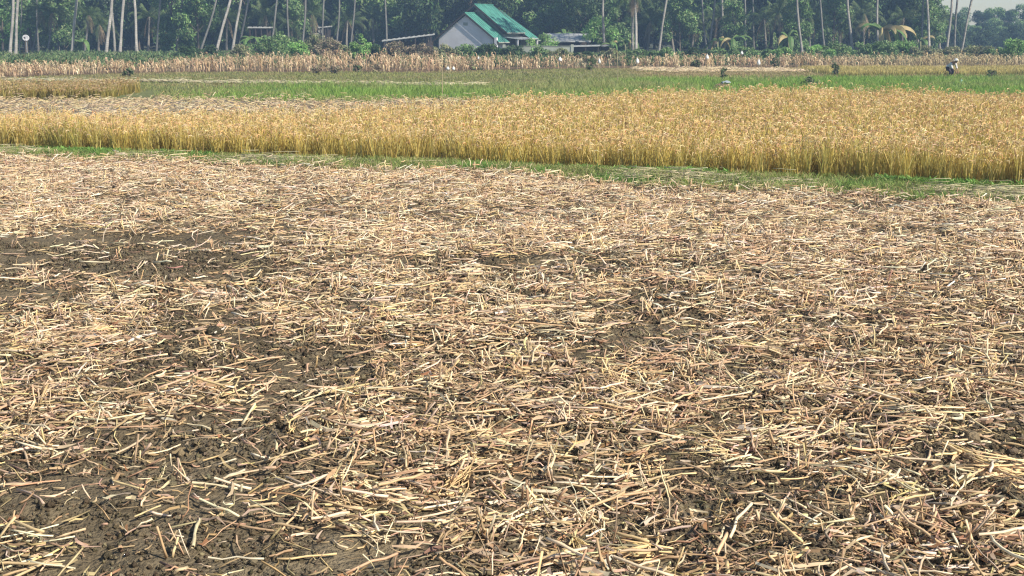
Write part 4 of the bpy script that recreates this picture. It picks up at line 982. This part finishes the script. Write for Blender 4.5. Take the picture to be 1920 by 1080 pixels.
# head with face on the neck
mb = MB(); hc = np.array([.40, 0, 1.03]); blob(mb, hc, (.098, .078, .112), (.3, .2, .1), 2, 12, .03)
blob(mb, hc + [.10, 0, -.015], (.018, .014, .022), (.3, .2, .1), 1, 6, .0)
for s in (-1, 1): blob(mb, hc + [-.005, s * .078, -.01], (.018, .010, .028), (.3, .2, .1), 1, 6, 0)
mb.build('head', M_skin, per)
mb = MB()
for s in (-1, 1): blob(mb, hc + [.088, s * .032, .012], (.010, .013, .008), (.1, .1, .1), 1, 6, 0)
blob(mb, hc + [.088, 0, -.052], (.010, .024, .006), (.1, .1, .1), 1, 6, 0)
mb.build('face_feature', M_dark, per)
for sgn, wr in ((1, V[17]), (-1, V[21])):     # hands with five fingers
    wv = np.array(wr); hv = [tuple(wv), tuple(wv + [.05, 0, -.045])]; he = [(0, 1)]; hr = [.022, .024]
    for j, (dy_, ln) in enumerate([(-.026, .05), (-.009, .06), (.009, .062), (.026, .052)]):
        b0 = wv + [.06, dy_, -.055]; hv += [tuple(b0), tuple(b0 + [.02, 0, -ln * .6]), tuple(b0 + [.012, 0, -ln * 1.2])]; k0 = len(hv) - 3
        he += [(1, k0), (k0, k0 + 1), (k0 + 1, k0 + 2)]; hr += [.010, .009, .007]
    b0 = wv + [.03, -.035 * sgn, -.03]; hv += [tuple(b0), tuple(b0 + [.03, -.012 * sgn, -.03])]; k0 = len(hv) - 2; he += [(0, k0), (k0, k0 + 1)]; hr += [.010, .008]
    skin_mesh('hand', hv, he, hr, M_skin, per, 1, 1)
skin_mesh('trousers', [V[0], V[6], tuple(np.array(V[7])), (.0, .13, .24), V[10], V[11], (.06, -.12, .24)], [(0, 1), (1, 2), (2, 3), (0, 4), (4, 5), (5, 6)], [.135, .105, .08, .07, .105, .08, .07], M_dark, per)
skin_mesh('shirt', [(-.14, 0, .68), V[1], V[2], V[3], V[14], V[15], tuple(np.array(V[15]) * .5 + np.array(V[16]) * .5), V[18], V[19], tuple(np.array(V[19]) * .5 + np.array(V[20]) * .5)],
          [(0, 1), (1, 2), (2, 3), (3, 4), (4, 5), (5, 6), (3, 7), (7, 8), (8, 9)], [.135, .14, .15, .13, .072, .058, .05, .072, .058, .05], M_shirt, per, 1)
mb = MB(); th = np.arange(20) * math.pi / 10; prof = [(.20, 1.075), (.13, 1.10), (.105, 1.12), (.09, 1.18), (.03, 1.205), (.001, 1.205)]
V2 = np.array([[(.39 + r * math.cos(a), r * math.sin(a), z_) for a in th] for r, z_ in prof]); idx = np.arange(120).reshape(6, 20); nx = np.roll(idx, -1, 1)
mb.add(V2.reshape(-1, 3), np.stack([idx[:-1], nx[:-1], nx[1:], idx[1:]], -1).reshape(-1, 4)); mb.build('hat', M_tin, per)

# ---------------------------------------------------------------- haze
mb = MB(); box(mb, (0, 0, 12), (870, 870, 26)); hz = mb.build('haze', M_soil, smooth=False)
hm = bpy.data.materials.new('haze_air'); hm.use_nodes = True; hm.node_tree.nodes.clear()
ho = hm.node_tree.nodes.new('ShaderNodeOutputMaterial'); pv = hm.node_tree.nodes.new('ShaderNodeVolumePrincipled')
pv.inputs['Density'].default_value = .0011; pv.inputs['Color'].default_value = (.46, .68, 1.0, 1); pv.inputs['Anisotropy'].default_value = .1
hm.node_tree.links.new(pv.outputs[0], ho.inputs['Volume'])
hz.data.materials.clear(); hz.data.materials.append(hm); tag(hz, 'thin pale blue haze over the whole place', 'haze', kind='stuff')
